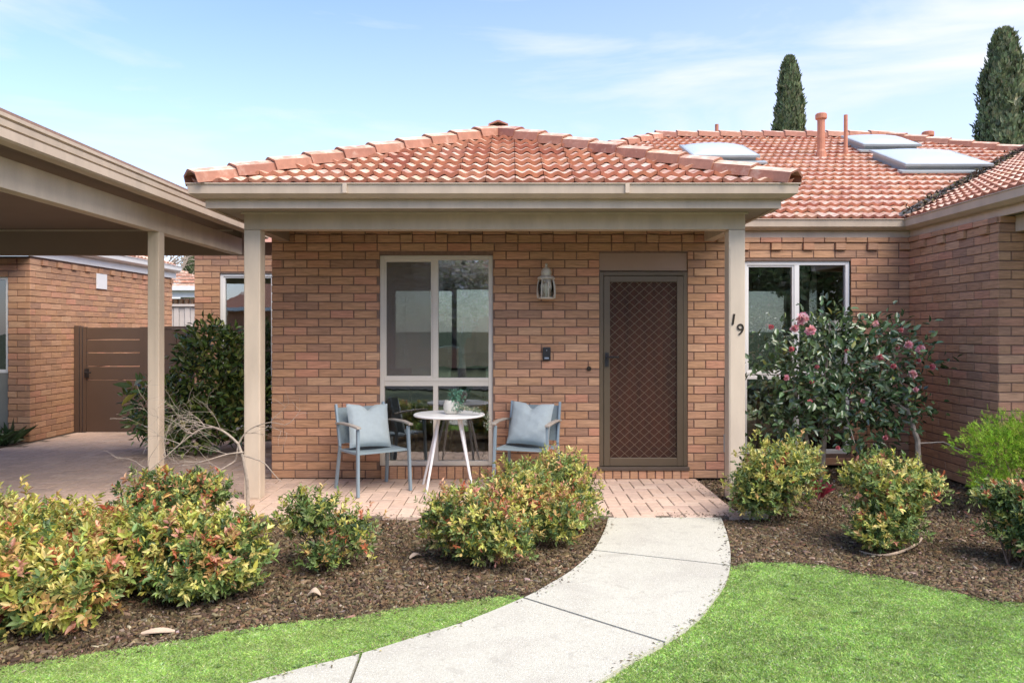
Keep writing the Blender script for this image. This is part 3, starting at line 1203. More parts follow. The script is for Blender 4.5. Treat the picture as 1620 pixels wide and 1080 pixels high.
sk_labels = ['domed skylight on the roof above the porch gutter corner, leftmost of the three',
             'farther white skylight just below the ridge beside the thin vent pipe',
             'largest white skylight, lowest on the right roof slope near the valley']
for i, (cxp, yb, yt, wd, hh) in enumerate(((1135, 11.40, 12.30, 1.02, .085), (1390, 12.35, 13.2, .95, .06), (1466, 10.75, 11.85, 1.25, .07))):
    yc = (yb + yt) / 2
    xc = (cxp - CX) * yc / F
    e = thing('skylight', (xc, yc, plane_z(yc)), sk_labels[i], 'skylight', 'skylights on the main roof')
    th_ = math.atan(SL)
    R = Matrix.Translation((xc, yc, plane_z(yc))) @ Matrix.Rotation(th_, 4, 'X')
    ln = (yt - yb) / math.cos(th_)
    MB().box(-wd / 2 + .05, wd / 2 - .05, -ln / 2 + .05, ln / 2 - .05, -.05, .10, R).build('curb', M['curb'], e)
    MB().box(-wd / 2, wd / 2, -ln / 2, ln / 2, .102, .14, R).build('rim', M['curb'], e, bevel=.006)
    MB().box(-wd / 2 - .08, wd / 2 + .08, -ln / 2 - .12, -ln / 2 + .04, .03, .055, R).build('apron', M['curb'], e)
    d = MB()
    n = 12
    vs = []
    for a in range(n + 1):
        for b in range(n + 1):
            x, y = -1 + 2 * a / n, -1 + 2 * b / n
            z = (max(0, (1 - x * x) * (1 - y * y))) ** .55 * hh
            vs.append(R @ Vector((x * (wd / 2 - .03), y * (ln / 2 - .03), .141 + z)))
    d.add(vs, [(a * (n + 1) + b, (a + 1) * (n + 1) + b, (a + 1) * (n + 1) + b + 1, a * (n + 1) + b + 1) for a in range(n) for b in range(n)])
    d.build('dome', M['domew'], e, smooth=True)

# ---- gutters, fascias, soffits, beams, posts of the house
def gutter(path, parent, name='gutter', m='trim', out=1.0, z=EAVE):
    """quad gutter along path (list of (x,y)); outward is to the right of travel * out"""
    prof = [(0.0, -.115), (.055, -.115), (.105, -.085), (.112, -.012), (.125, -.008), (.125, .0), (.104, .0), (.104, -.012), (.098, -.078), (.055, -.104), (.008, -.104), (.008, .0), (.0, .0)]
    mb = MB()
    pts = [Vector((*p, 0)) for p in path]
    rings = []
    for i, p in enumerate(pts):
        d0 = (pts[i] - pts[i - 1]).normalized() if i > 0 else (pts[1] - pts[0]).normalized()
        d1 = (pts[i + 1] - pts[i]).normalized() if i < len(pts) - 1 else d0
        n0 = Vector((d0.y, -d0.x, 0)) * out
        n1_ = Vector((d1.y, -d1.x, 0)) * out
        nn = (n0 + n1_).normalized()
        k = 1 / max(.3, nn.dot(n0))
        rings.append([p + nn * (q[0] * k) + Vector((0, 0, z + q[1])) for q in prof])
    n = len(prof)
    vs = [v for r in rings for v in r]
    fs = []
    for i in range(len(pts) - 1):
        for k in range(n):
            fs.append((i * n + k, i * n + (k + 1) % n, (i + 1) * n + (k + 1) % n, (i + 1) * n + k))
    fs += [(0, 1, 2, 3, 6, 7, 8, 9, 10, 11, 12), tuple((len(pts) - 1) * n + q for q in (12, 11, 10, 9, 8, 7, 6, 3, 2, 1, 0))]
    return mb.add(vs, fs).build(name, M[m], parent)


gy = 6.352 + .125       # back of the porch gutter
gx0_, gx1_ = -2.742 + .125, 2.422 - .125
gutter([(gx0_, 10.3), (gx0_, gy), (gx1_, gy), (gx1_, MY + .0)], house, out=1.0)
gutter([(gx1_ + .13, MY + .1), (RX + .1, MY + .1), (RX + .1, WF + .1), (14, WF + .1)], house, out=1.0)
fm = MB()
fy = gy + .004
zt_, zb_ = EAVE - .02, SOF
fm.box(gx0_ - .002, gx1_ + .002, fy, fy + .03, zb_, zt_)
fm.build('fascia', M['trim'], house)
MB().box(gx1_ - .03, gx1_ - .0, fy + .033, MY + .06, zb_ + .001, zt_).build('fascia', M['trim'], house)
MB().box(gx0_, gx0_ + .03, fy + .033, 10.4, zb_ + .001, zt_).build('fascia', M['trim'], house)
MB().box(gx1_ + .005, RX + .13, MY + .105, MY + .135, SOF, zt_).build('fascia', M['trim'], house)
MB().box(RX + .105, RX + .135, WF + .14, MY + .10, SOF, zt_).build('fascia', M['trim'], house)
MB().box(RX + .105, 14, WF + .105, WF + .135, SOF, zt_).build('fascia', M['trim'], house)
# soffits
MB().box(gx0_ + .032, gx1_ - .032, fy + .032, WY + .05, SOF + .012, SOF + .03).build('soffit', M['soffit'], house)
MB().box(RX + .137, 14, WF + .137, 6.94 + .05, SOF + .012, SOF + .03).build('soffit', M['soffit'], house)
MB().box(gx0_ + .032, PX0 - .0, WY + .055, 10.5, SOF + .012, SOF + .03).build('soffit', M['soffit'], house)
# bead line under the fascia
MB().box(gx0_ + .2, gx1_ - .19, 6.76, 6.775, SOF - .006, SOF + .010).build('soffit_bead', M['trimlight'], house)
# porch beam + side beams
pbx0, pbx1 = -2.395, 2.085
MB().box(pbx0, pbx1, 6.78, 6.90, BEAMB, SOF + .01).build('porch_beam', M['trim'], house, bevel=.004)
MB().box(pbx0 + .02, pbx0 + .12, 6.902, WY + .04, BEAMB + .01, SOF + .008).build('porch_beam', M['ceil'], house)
MB().box(pbx1 - .12, pbx1 - .02, 6.902, WY - .004, BEAMB + .01, SOF + .008).build('porch_beam', M['trim'], house)


def post(x0, x1, y0, y1, z1, parent, m='trimlight'):
    o = MB().box(x0, x1, y0, y1, 0, z1).build('porch_post', M[m], parent, bevel=.006)
    for xx, ww in ((x0, .02), (x1 - .02, .02)):
        pass
    MB().box(x0 + .012, x1 - .012, y0 - .004, y0 + .001, .02, z1 - .16).build('post_facing', M[m], o)
    return o


post(-2.395, -2.25, 6.776, 6.916, BEAMB - .002, house)
post(1.937, 2.083, 6.776, 6.916, BEAMB - .002, house)
# wing verandah beam
MB().box(4.60, 4.70, 5.6, 6.93, BEAMB, SOF + .008).build('verandah_beam', M['trim'], house)
MB().box(4.60, 9, 5.48, 5.598, BEAMB, SOF + .008).build('verandah_beam', M['trim'], house)
# bent flashing clip on the roof corner
fc = MB()
fc.tube([(-2.66, 6.5, EAVE), (-2.64, 6.5, EAVE + .05), (-2.665, 6.5, EAVE + .10), (-2.64, 6.5, EAVE + .12)], [.008, .012, .012, .006], 6)
fc.build('gutter_bracket', M['curb'], house)
# low weatherproof strip where the porch wall meets the right window: white bead
MB().box(PX1 + .28, PX1 + .292, RY - .012, RY - .002, .2, 2.25).build('window_bead', M['white'], house)

for gx in (-1.42, .95):
    MB().box(gx, gx + .035, gy - .1275, gy - .1095, EAVE - .085, EAVE - .004).build('gutter_joint', M['trim'], house)
# ================================================================== CARPORT
cp = thing('carport', (-5.5, 6.5, 0), 'flat roofed taupe carport with brown ceiling left of the porch', 'carport')
bx0, bx1 = -3.33, -3.225
MB().box(bx0, bx1, 1.5, 9.06, BEAMB, CZ + 1.10).build('side_beam', M['trimlight'], cp, bevel=.004)
MB().box(-9.8, bx1, 9.07, 9.17, BEAMB, CZ + 1.21).build('rear_beam', M['ceil'], cp, bevel=.004)
MB().box(-9.8, bx0 - .004, 9.05, 9.066, CZ + 1.185, CZ + 1.205).build('ceiling_batten', M['trim'], cp)
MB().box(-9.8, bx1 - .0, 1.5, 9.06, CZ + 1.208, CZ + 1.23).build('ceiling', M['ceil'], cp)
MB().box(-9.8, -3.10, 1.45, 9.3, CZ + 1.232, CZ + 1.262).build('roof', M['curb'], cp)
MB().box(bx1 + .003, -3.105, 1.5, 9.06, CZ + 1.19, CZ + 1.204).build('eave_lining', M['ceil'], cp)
# stepped gutter with two rolled lips
prof = [(-3.10, 1.128), (-3.015, 1.128), (-3.0, 1.14), (-3.0, 1.195), (-3.012, 1.199), (-3.012, 1.205), (-2.998, 1.209), (-2.996, 1.246), (-3.008, 1.25), (-3.008, 1.256), (-2.99, 1.262), (-2.99, 1.284), (-3.10, 1.284)]
MB().prism([(x, 0, CZ + z) for x, z in prof], (0, 1.4, 0), (0, 9.35, 0)).build('gutter', M['trim'], cp)
MB().prism([(x, 0, CZ + z) for x, z in ((-3.16, 1.286), (-3.0, 1.286), (-3.01, 1.312), (-3.16, 1.306))], (0, 1.4, 0), (0, 9.35, 0)).build('roof_edge', M['mortar'], cp)
for (px0, py0) in ((-3.325, 6.92), (-3.325, 2.2), (-9.6, 6.92)):
    o = MB().box(px0, px0 + .105, py0, py0 + .11, 0, BEAMB - .001).build('carport_post', M['trimlight'], cp, bevel=.005)
    MB().box(px0 + .07, px0 + .098, py0 - .004, py0 + .001, .02, BEAMB - .02).build('post_facing', M['trimlight'], o)

# ================================================================== NEIGHBOUR HOUSE
nh = thing('neighbouring_house', (-8, 12, 0), 'brick house behind the carport, its pale side wall catching the sun', 'house')
nb = Bricks()
NX, NY = -6.53, 10.28
wall(nh, nb, (NX, NY, 0), PI / 2, 4.3, 0, CZ + 1.01, start_half=1)
wall(nh, nb, (NX - 4.5, NY, 0), 0, 4.5, 0, CZ + 1.01, [(2.4, 4.5 - .305, .13, CZ + (HY - 437) / 116.7)], start_half=1, dentil=True)
nb.finish(nh)
window(NX - 2.1, NX - .305, CZ - (590 - HY) / 116.7, CZ + (HY - 437) / 116.7, NY, M['whframe'], nh, glass='bluegl')
MB().box(NX - 2.1, NX - .31, NY + .03, NY + .08, .02, CZ - (590 - HY) / 116.7 - .002).build('window_panel', M['greypanel'], nh)
MB().box(NX - 2.1, NX - .31, NY + .6, NY + .65, .1, 2.5).build('curtain', M['greypanel'], nh)
MB().box(NX + .002, NX + .02, NY + 1.62, NY + 1.92, 2.17, 2.41).build('wall_vent', M['whframe'], nh, bevel=.004)
NE = CZ + 1.01
MB().box(NX - .02, NX + .02, NY - .3, 14.7, NE, EAVE - .02).build('fascia', M['whframe'], nh)
MB().box(NX - 5, NX - .022, NY - .3, NY - .27, NE, EAVE - .02).build('fascia', M['trim'], nh)
MB().box(NX - 5, NX - .025, NY - .268, NY - .0, NE + .002, NE + .02).build('soffit', M['soffit'], nh)
gutter([(NX + .022, 14.7), (NX + .022, NY - .3)], nh, out=-1.0, m='whframe')
nr = MB()
nr.add([(NX + .1, NY - .3, EAVE), (NX + .1, 14.7, EAVE), (NX - 3, 14.7, EAVE + 3.1 * SL), (NX - 3, NY + 2.8, EAVE + 3.1 * SL)], [(0, 1, 2, 3)])
nr.add([(NX + .1, NY - .3, EAVE), (NX - 3, NY + 2.8, EAVE + 3.1 * SL), (NX - 6.1, NY - .3, EAVE)], [(0, 1, 2)])
nro = nr.build('roof', M['cap'], nh)
st2 = []
roof_plane(nh, nro, [(NX + .1, NY - .3), (NX + .1, 14.7), (NX - 3, 14.7), (NX - 3, NY + 2.8)], (NX + .1, NY - .3), (0, 1), (-1, 0), st2)
rest = MB()
for m4, clip, sc, part in st2:
    if clip is None:
        rest.add([m4 @ Vector(p) for p in _tv], _tf)
rest.build('roof_tile', M['tile'], nh, kind='stuff')

# gate and fence between the two houses
gt = thing('side_gate', (-5.9, 11.3, 0), 'dark brown slatted metal side gate between the brick walls', 'gate')
GY = 11.3
sg_ = F / GY
gxa, gxb = (131 - CX) / sg_, (221 - CX) / sg_
zz_ = lambda py: CZ - (py - HY) / sg_
MB().box(gxa - .13, gxa - .06, GY, GY + .07, 0, zz_(515)).build('gate_post', M['gate'], gt)
MB().box(gxa - .045, gxa - .015, GY, GY + .05, 0, zz_(516)).build('gate_post', M['gate'], gt)
MB().box(gxa, gxa + .05, GY, GY + .04, zz_(683), zz_(517)).build('gate_stile', M['gate'], gt)
MB().box(gxb, gxb + .06, GY, GY + .04, zz_(683), zz_(517)).build('gate_stile', M['gate'], gt)
ys = [(518, 536.4), (537.6, 557.2), (558.6, 578.6), (580, 600.6), (601.2, 683)]
for a, b in ys:
    MB().box(gxa + .051, gxb - .001, GY + .008, GY + .03, zz_(b), zz_(a)).build('gate_board', M['gate'], gt, bevel=.003)
hm = MB()
hm.box(gxa + .03, gxa + .09, GY - .012, GY - .001, zz_(597), zz_(583))
hm.tube([(gxa + .06, GY - .012, zz_(589)), (gxa + .06, GY - .06, zz_(589)), (gxa + .15, GY - .06, zz_(589))], .012, 6)
hm.build('gate_handle', M['black'], gt)
MB().box(gxb + .065, gxb + .17, GY - .01, GY + .06, 0, zz_(517)).build('gate_post', M['gate'], gt)
fe = thing('metal_fence_panel', (-4.9, 11.3, 0), 'plain brown metal fence panel between side gate and house corner', 'fence')
for i in range(3):
    x = gxb + .175 + i * .37
    MB().box(x, x + .364, GY + .01, GY + .035, .03, zz_(520)).build('fence_sheet', M['gate'], fe, bevel=.004)
MB().box(gxb + .172, -4.405, GY - .0, GY + .05, zz_(520) + .002, zz_(516)).build('fence_rail', M['gate'], fe)

# far yard: house, two fences
fh = thing('distant_house', (-13, 22, 0), 'far cream brick house with orange roof glimpsed between carport post and house', 'house')
FY = 21.0
MB().box(-14.5, -6.2, FY, FY + 5, 0, 2.40).build('wall', M['palefence'], fh)
MB().box(-14.6, -6.1, FY - .35, FY - .3, 2.42, 2.62).build('fascia', M['whframe'], fh)
MB().box(-14.6, -6.1, FY - .52, FY - .36, 2.60, 2.72).build('gutter', M['whframe'], fh)
for i in range(26):
    MB().box(-9.9 + i * .15, -9.83 + i * .15, FY - .12, FY - .002, 2.2, 2.38).build('brick', M['brick'], fh)
rf = MB()
for k in range(10):
    y0, z0 = FY - .45 + k * .32, 2.72 + k * .115
    rf.box(-14.6, -8.15 - k * .33, y0, y0 + .36, z0, z0 + .06)
rf.build('roof', M['tile'], fh)
ff = thing('tan_fence', (-9.2, 17, 0), 'tan steel boundary fence behind the carport, beside a pale fence', 'fence')
for i in range(5):
    MB().box(-9.6 + i * .22, -9.6 + i * .22 + .212, 16.5, 16.53, 0, 2.17 - .0 * i).build('fence_sheet', M['tan'], ff)
MB().box(-9.62, -8.28, 16.44, 16.56, 2.172, 2.22).build('fence_rail', M['palefence'], ff)
pf = thing('pale_fence', (-7.5, 16.4, 0), 'pale steel boundary fence behind the carport, beside a tan fence', 'fence')
for i in range(16):
    MB().box(-7.62 - .48 + i * .12, -7.62 - .48 + i * .12 + .10, 16.3 - (i % 2) * .02, 16.34, 0, 2.03).build('fence_sheet', M['palefence'], pf)
MB().box(-8.12, -6.1, 16.24, 16.36, 2.032, 2.08).build('fence_rail', M['palefence'], pf)

# ================================================================== GROUND
MB().add([(-400, -400, -.09), (400, -400, -.09), (400, 900, -.09), (-400, 900, -.09)], [(0, 1, 2, 3)]).build('ground', M['ground'], kind='structure')
MB().add([(-60, -9.5, -.05), (60, -9.5, -.05), (60, -4.5, -.05), (-60, -4.5, -.05)], [(0, 1, 2, 3)]).build('road', M['road'], kind='structure')

# paving: herringbone clay pavers
PYF = 6.165
pav = MB()
pav.box(-9.8, 1.88, PYF + .01, WY + .0, -.06, -.006)
pav.box(-9.8, PX0, WY + .0, 16.4, -.06, -.006)
paving = pav.build('paving', M['sand'], kind='structure')
PA = .1175
_pcache = {}


def paver_geo(lx, ly, var):
    r = random.Random(var)
    c = .004
    t = [-.0005 + r.random() * .0015 for _ in range(4)]
    vs = [(0, 0, -.05), (lx, 0, -.05), (lx, ly, -.05), (0, ly, -.05), (0, 0, -.004), (lx, 0, -.004), (lx, ly, -.004), (0, ly, -.004),
          (c, c, t[0]), (lx - c, c, t[1]), (lx - c, ly - c, t[2]), (c, ly - c, t[3])]
    fs = [(0, 1, 5, 4), (1, 2, 6, 5), (2, 3, 7, 6), (3, 0, 4, 7), (4, 5, 9, 8), (5, 6, 10, 9), (6, 7, 11, 10), (7, 4, 8, 11), (8, 9, 10, 11)]
    return vs, fs


plist = []
gap = .008


def in_pave(x0, x1, y0, y1):
    # returns clipped rectangle or None
    x1 = min(x1, 1.88); x0 = max(x0, -9.7); y0 = max(y0, PYF)
    if x0 >= PX0 - .005:
        y1 = min(y1, WY - .005)
    elif x1 > PX0 and y1 > WY:
        if y0 < WY: y1 = WY - .005
        else: x1 = PX0 - .005
    if y1 > 16.3: return None
    if x1 - x0 < .02 or y1 - y0 < .02: return None
    if x0 < NX and y1 > NY - .4 : return None
    if -4.4 < x1 and y1 > 10.48: return None
    return x0, x1, y0, y1


for i in range(-84, 18):
    for j in range(0, 90):
        d = (i - j) % 4
        X, Yp = i * PA, PYF - .06 + j * PA
        if d == 0:
            r_ = (X + gap / 2, X + 2 * PA - gap / 2, Yp + gap / 2, Yp + PA - gap / 2)
        elif d == 3:
            r_ = (X + gap / 2, X + PA - gap / 2, Yp + gap / 2, Yp + 2 * PA - gap / 2)
        else:
            continue
        q = in_pave(*r_)
        if not q: continue
        cx_, cy_ = (q[0] + q[1]) / 2, (q[2] + q[3]) / 2
        px, py = proj((cx_, cy_, 0))
        hid = px < 0 or px > 1620 or (cx_ < -1.6 and cy_ < 6.7 and False)
        sc = (q[1] - q[0]) * (q[3] - q[2]) / cy_ ** 3 * (0 if hid else 1)
        if py > 785 and px < 600: sc *= .2
        plist.append((sc, q, random.randrange(5)))
plist.sort(key=lambda t: -t[0])
for sc, q, var in plist[:300]:
    lx, ly = round(q[1] - q[0], 3), round(q[3] - q[2], 3)
    key = (lx, ly, var)
    if key not in _pcache:
        _pcache[key] = MB().add(*paver_geo(lx, ly, var)).mesh('paver', M['paver'])
    o = bpy.data.objects.new('paver', _pcache[key])
    o.location = (q[0], q[2], random.uniform(-.0015, .001))
    COL.objects.link(o)
    o.parent = paving
mb = MB()
for sc, q, var in plist[300:]:
    vs, fs = paver_geo(q[1] - q[0], q[3] - q[2], var)
    dz = random.uniform(-.0015, .001)
    mb.add([(q[0] + v[0], q[2] + v[1], v[2] + dz) for v in vs], fs)
mb.build('paver', M['paver'], paving, kind='stuff')

# concrete path
Lp = [(962, 816.5), (957, 836), (939, 869), (905, 900), (866, 924), (828, 944), (737, 981), (663, 1004), (571, 1032), (473, 1056), (385, 1080)]
Rp = [(1140, 816.5), (1149, 840), (1155, 866), (1155, 893), (1149, 916), (1133, 941), (1101, 979), (1051, 1014), (994, 1045), (941, 1078)]
Lw = [G(*p).to_2d() for p in Lp]
Rw = [G(*p).to_2d() for p in Rp]
Lw[0].y = PYF - .006; Rw[0].y = PYF - .006
Lw += [Vector((-1.75, 2.85)), Vector((-2.6, 2.35)), Vector((-3.8, 1.7))]
Rw += [Vector((-.15, 2.8)), Vector((-.95, 2.15)), Vector((-1.9, 1.3)), Vector((-3.0, .4))]


def smooth_line(pts, n=14):
    # Catmull-Rom
    o = []
    p = [pts[0]] + list(pts) + [pts[-1]]
    for i in range(1, len(p) - 2):
        for k in range(n):
            t = k / n
            a, b, c, d = p[i - 1], p[i], p[i + 1], p[i + 2]
            o.append(.5 * ((2 * b) + (c - a) * t + (2 * a - 5 * b + 4 * c - d) * t * t + (3 * b - a - 3 * c + d) * t ** 3))
    o.append(p[-2])
    return o


Ls, Rs = smooth_line(Lw, 6), smooth_line(Rw, 6)


def near(line, q):
    return min(range(len(line)), key=lambda i: (line[i] - q).length)


joints = [(0, 0), (near(Ls, G(941, 871).to_2d()), near(Rs, G(1155, 893).to_2d())),
          (near(Ls, G(828, 944).to_2d()), near(Rs, G(1051, 1014).to_2d())),
          (near(Ls, G(575, 1031).to_2d()), near(Rs, Vector((-.62, 2.42)))), (len(Ls) - 1, len(Rs) - 1)]
path = MB()
pp = Ls + Rs[::-1]
path.add([(p.x, p.y, -.045) for p in pp], [tuple(range(len(pp)))[::-1]])
pth = path.build('path', M['sand'], kind='structure')
for a, b in zip(joints[:-1], joints[1:]):
    la = Ls[a[0]:b[0] + 1]
    ra = Rs[a[1]:b[1] + 1]
    poly = la + ra[::-1]
    # shrink the two joint edges
    def pull(p, q, g=.009):
        d = (q - p)
        return p + d.normalized() * min(g, d.length * .4)
    poly = [Vector(p) for p in poly]
    nl = len(la)
    poly[0] = pull(la[0], la[1]); poly[nl - 1] = pull(la[-1], la[-2])
    poly[nl] = pull(ra[-1], ra[-2]); poly[-1] = pull(ra[0], ra[1])
    bm = bmesh.new()
    vs = [bm.verts.new((p.x, p.y, -.002)) for p in poly]
    f = bm.faces.new(vs)
    if f.normal.z < 0:
        f.normal_flip()
    bm.normal_update()
    if f.normal.z < 0: bmesh.ops.reverse_faces(bm, faces=[f])
    r = bmesh.ops.extrude_face_region(bm, geom=[f])
    vv = [e for e in r['geom'] if isinstance(e, bmesh.types.BMVert)]
    bmesh.ops.translate(bm, verts=vv, vec=(0, 0, -.07))
    bmesh.ops.recalc_face_normals(bm, faces=bm.faces[:])
    bmesh.ops.triangulate(bm, faces=[x for x in bm.faces if len(x.verts) > 4])
    me = bpy.data.meshes.new('concrete_slab')
    bm.to_mesh(me); bm.free()
    me.materials.append(M['concrete'])
    o = bpy.data.objects.new('concrete_slab', me)
    link(o, pth)
MB().box(1.88 - .01, 2.12, 6.17, 6.40, -.05, -.008).build('concrete_footing', M['concrete'], pth)

# lawn outlines (world)
lawnL_edge = [(-260, 1100), (-120, 1070), (0, 1048), (110, 1032), (200, 1020), (300, 1003), (420, 984), (466, 978), (561, 969), (631, 956), (737, 945), (790, 938), (826, 936)]
LE = smooth_line([G(*p).to_2d() for p in lawnL_edge], 5)
iL = near(Ls, G(828, 944).to_2d())
polyLawnL = LE + Ls[iL:] + [Vector((-4.6, 1.6)), Vector((-5.2, 2.6))]
lawnR_edge = [(1156, 889), (1200, 884), (1250, 885), (1302, 888), (1347, 898), (1395, 905), (1465, 920), (1554, 941), (1620, 947), (1700, 955), (1850, 950)]
RE = smooth_line([G(*p).to_2d() for p in lawnR_edge], 5)
iR = near(Rs, G(1155, 892).to_2d())
polyLawnR = RE + [Vector((5.5, 4.0)), Vector((5.5, 1.2)), Vector((-2.4, .8))] + Rs[iR:-2][::-1]


def pip(poly, X, Y):
    inside = np.zeros(len(X), bool)
    n = len(poly)
    j = n - 1
    for i in range(n):
        xi, yi, xj, yj = poly[i].x, poly[i].y, poly[j].x, poly[j].y
        c = ((yi > Y) != (yj > Y)) & (X < (xj - xi) * (Y - yi) / ((yj - yi) if yj != yi else 1e-9) + xi)
        inside ^= c
        j = i
    return inside


GR = [(.36, .56, .13), (.44, .64, .16), (.28, .46, .10), (.50, .62, .22), (.60, .61, .37), (.46, .56, .29)]
for nm, poly, cnt in (('lawn', polyLawnL, 340000), ('lawn', polyLawnR, 500000)):
    b = MB().add([(p.x, p.y, -.030) for p in poly], [tuple(range(len(poly)))])
    base = b.build(nm, M['turfsoil'], kind='structure')
    xs = [p.x for p in poly]; ysl = [p.y for p in poly]
    X = rng.uniform(max(min(xs), -4.2), min(max(xs), 5.0), cnt * 4)
    u = rng.random(cnt * 4)
    y0, y1 = max(min(ysl), 2.5), max(ysl)
    Y = y0 + (y1 - y0) * u
    ok = pip(poly, X + rng.normal(0, .012, len(X)), Y + rng.normal(0, .012, len(X))) & (np.abs(X) < Y * .85 + .5)
    X, Y = X[ok][:cnt], Y[ok][:cnt]
    n = len(X)
    # clumps of darker and yellower turf
    cl = np.array([noise.noise(Vector((x * 2.3, y * 2.3, 3.1))) + .5 * noise.noise(Vector((x * 9, y * 9, 1.1))) for x, y in zip(X[::8], Y[::8])])
    cl = np.repeat(cl, 8)[:n] if len(cl) * 8 >= n else np.pad(np.repeat(cl, 8), (0, n - len(cl) * 8))
    # values follow position, so sort by position cells first
    C = palette(n, GR, [4, 4, 3, 2, 1, 2], .2)
    n2 = np.sin(X * 3.1 + np.sin(Y * 2.3) * 1.7) * np.sin(Y * 4.3 + np.sin(X * 3.7) * 1.3)
    n3 = np.sin(X * 17.3 + 2 * np.sin(Y * 13)) * np.sin(Y * 19.1 + 2 * np.sin(X * 11))
    n4 = np.sin(X * 41 + 3 * np.sin(Y * 37)) * np.sin(Y * 47 + 3 * np.sin(X * 31))
    C *= (1 + .14 * n2 + .14 * n3 + .14 * n4).reshape(-1, 1)
    yl = np.clip((n2 + .5 * n4 - .45) * .9, 0, .4).reshape(-1, 1)
    C = C * (1 - yl) + np.array([[.26, .29, .10]]) * yl
    h = rng.uniform(.008, .018, n) * (1 + .2 * n3)
    ang = rng.uniform(0, 2 * PI, n)
    wd = rng.uniform(.0016, .0032, n)
    ln_ = rng.normal(0, .45, (n, 2)) * h.reshape(-1, 1)
    dx, dy = np.cos(ang) * wd, np.sin(ang) * wd
    zb = np.full(n, -.031)
    V = np.empty((n, 4, 3))
    V[:, 0] = np.stack([X - dx, Y - dy, zb], 1)
    V[:, 1] = np.stack([X + dx, Y + dy, zb], 1)
    V[:, 2] = np.stack([X + dx * .7 + ln_[:, 0] * .45, Y + dy * .7 + ln_[:, 1] * .45, zb + h * .65], 1)
    V[:, 3] = np.stack([X + ln_[:, 0] * 1.3, Y + ln_[:, 1] * 1.3, zb + h], 1)
    k = (np.arange(n) * 4).reshape(-1, 1)
    Fc = np.concatenate([k + np.array([[0, 1, 2]]), k + np.array([[0, 2, 3]])], 0)
    o = np_mesh('grass', V.reshape(-1, 3), Fc, M['blade'], None, np.repeat(C, 4, axis=0), 'stuff')

wq = []
for _ in range(46):
    wx, wy = random.uniform(-1.6, 3.2), random.uniform(3.1, 4.9)
    for kk in range(7):
        aa = kk * .9 + random.random() * .3
        wq.append((wx, wy, aa))
wq = np.array(wq)
okw = pip(polyLawnR, wq[:, 0], wq[:, 1]) | pip(polyLawnL, wq[:, 0], wq[:, 1])
wq = wq[okw]
nw = len(wq)
leaves('lawn_weed', np.column_stack([wq[:, 0], wq[:, 1], np.full(nw, -.018)]), np.column_stack([np.cos(wq[:, 2]), np.sin(wq[:, 2]), np.full(nw, .35)]),
       rng.uniform(.018, .034, nw), .009, palette(nw, [(.16, .26, .07), (.24, .34, .12)], [1, 1]), M['blade'], None, N=np.tile([0, 0, 1.0], (nw, 1)), kind='stuff')

# garden beds: soil sheet with gentle mounding + bark mulch
def bed(name, x0, x1, y0, y1, excl):
    nx, ny = int((x1 - x0) / .06), int((y1 - y0) / .06)
    xs = np.linspace(x0, x1, nx); ys_ = np.linspace(y0, y1, ny)
    XX, YY = np.meshgrid(xs, ys_)
    ZZ = -.050 + np.array([.018 * noise.noise(Vector((x * 1.6, y * 1.6, 0))) + .006 * noise.noise(Vector((x * 12, y * 12, 5))) for x, y in zip(XX.ravel(), YY.ravel())])
    V = np.stack([XX.ravel(), YY.ravel(), ZZ], 1)
    idx = np.arange(nx * ny).reshape(ny, nx)
    Fc = np.stack([idx[:-1, :-1].ravel(), idx[:-1, 1:].ravel(), idx[1:, 1:].ravel(), idx[1:, :-1].ravel()], 1)
    cxy = V[Fc].mean(1)
    keep = np.ones(len(Fc), bool)
    for pl in excl:
        keep &= ~pip(pl, cxy[:, 0], cxy[:, 1])
    Fc = Fc[keep]
    o = np_mesh(name, V, Fc, M['soil'], None, None, 'structure', smooth=True)
    return o


pathpoly = Ls + Rs[::-1]
bed('garden_bed', -6.0, .98, 2.2, PYF - .004, [pathpoly, polyLawnL, polyLawnR])
bed('garden_bed', 1.3, 8.0, 3.5, PYF - .004, [pathpoly, polyLawnR])
bed('garden_bed', 1.885, 8.0, PYF - .003, 8.50, [])


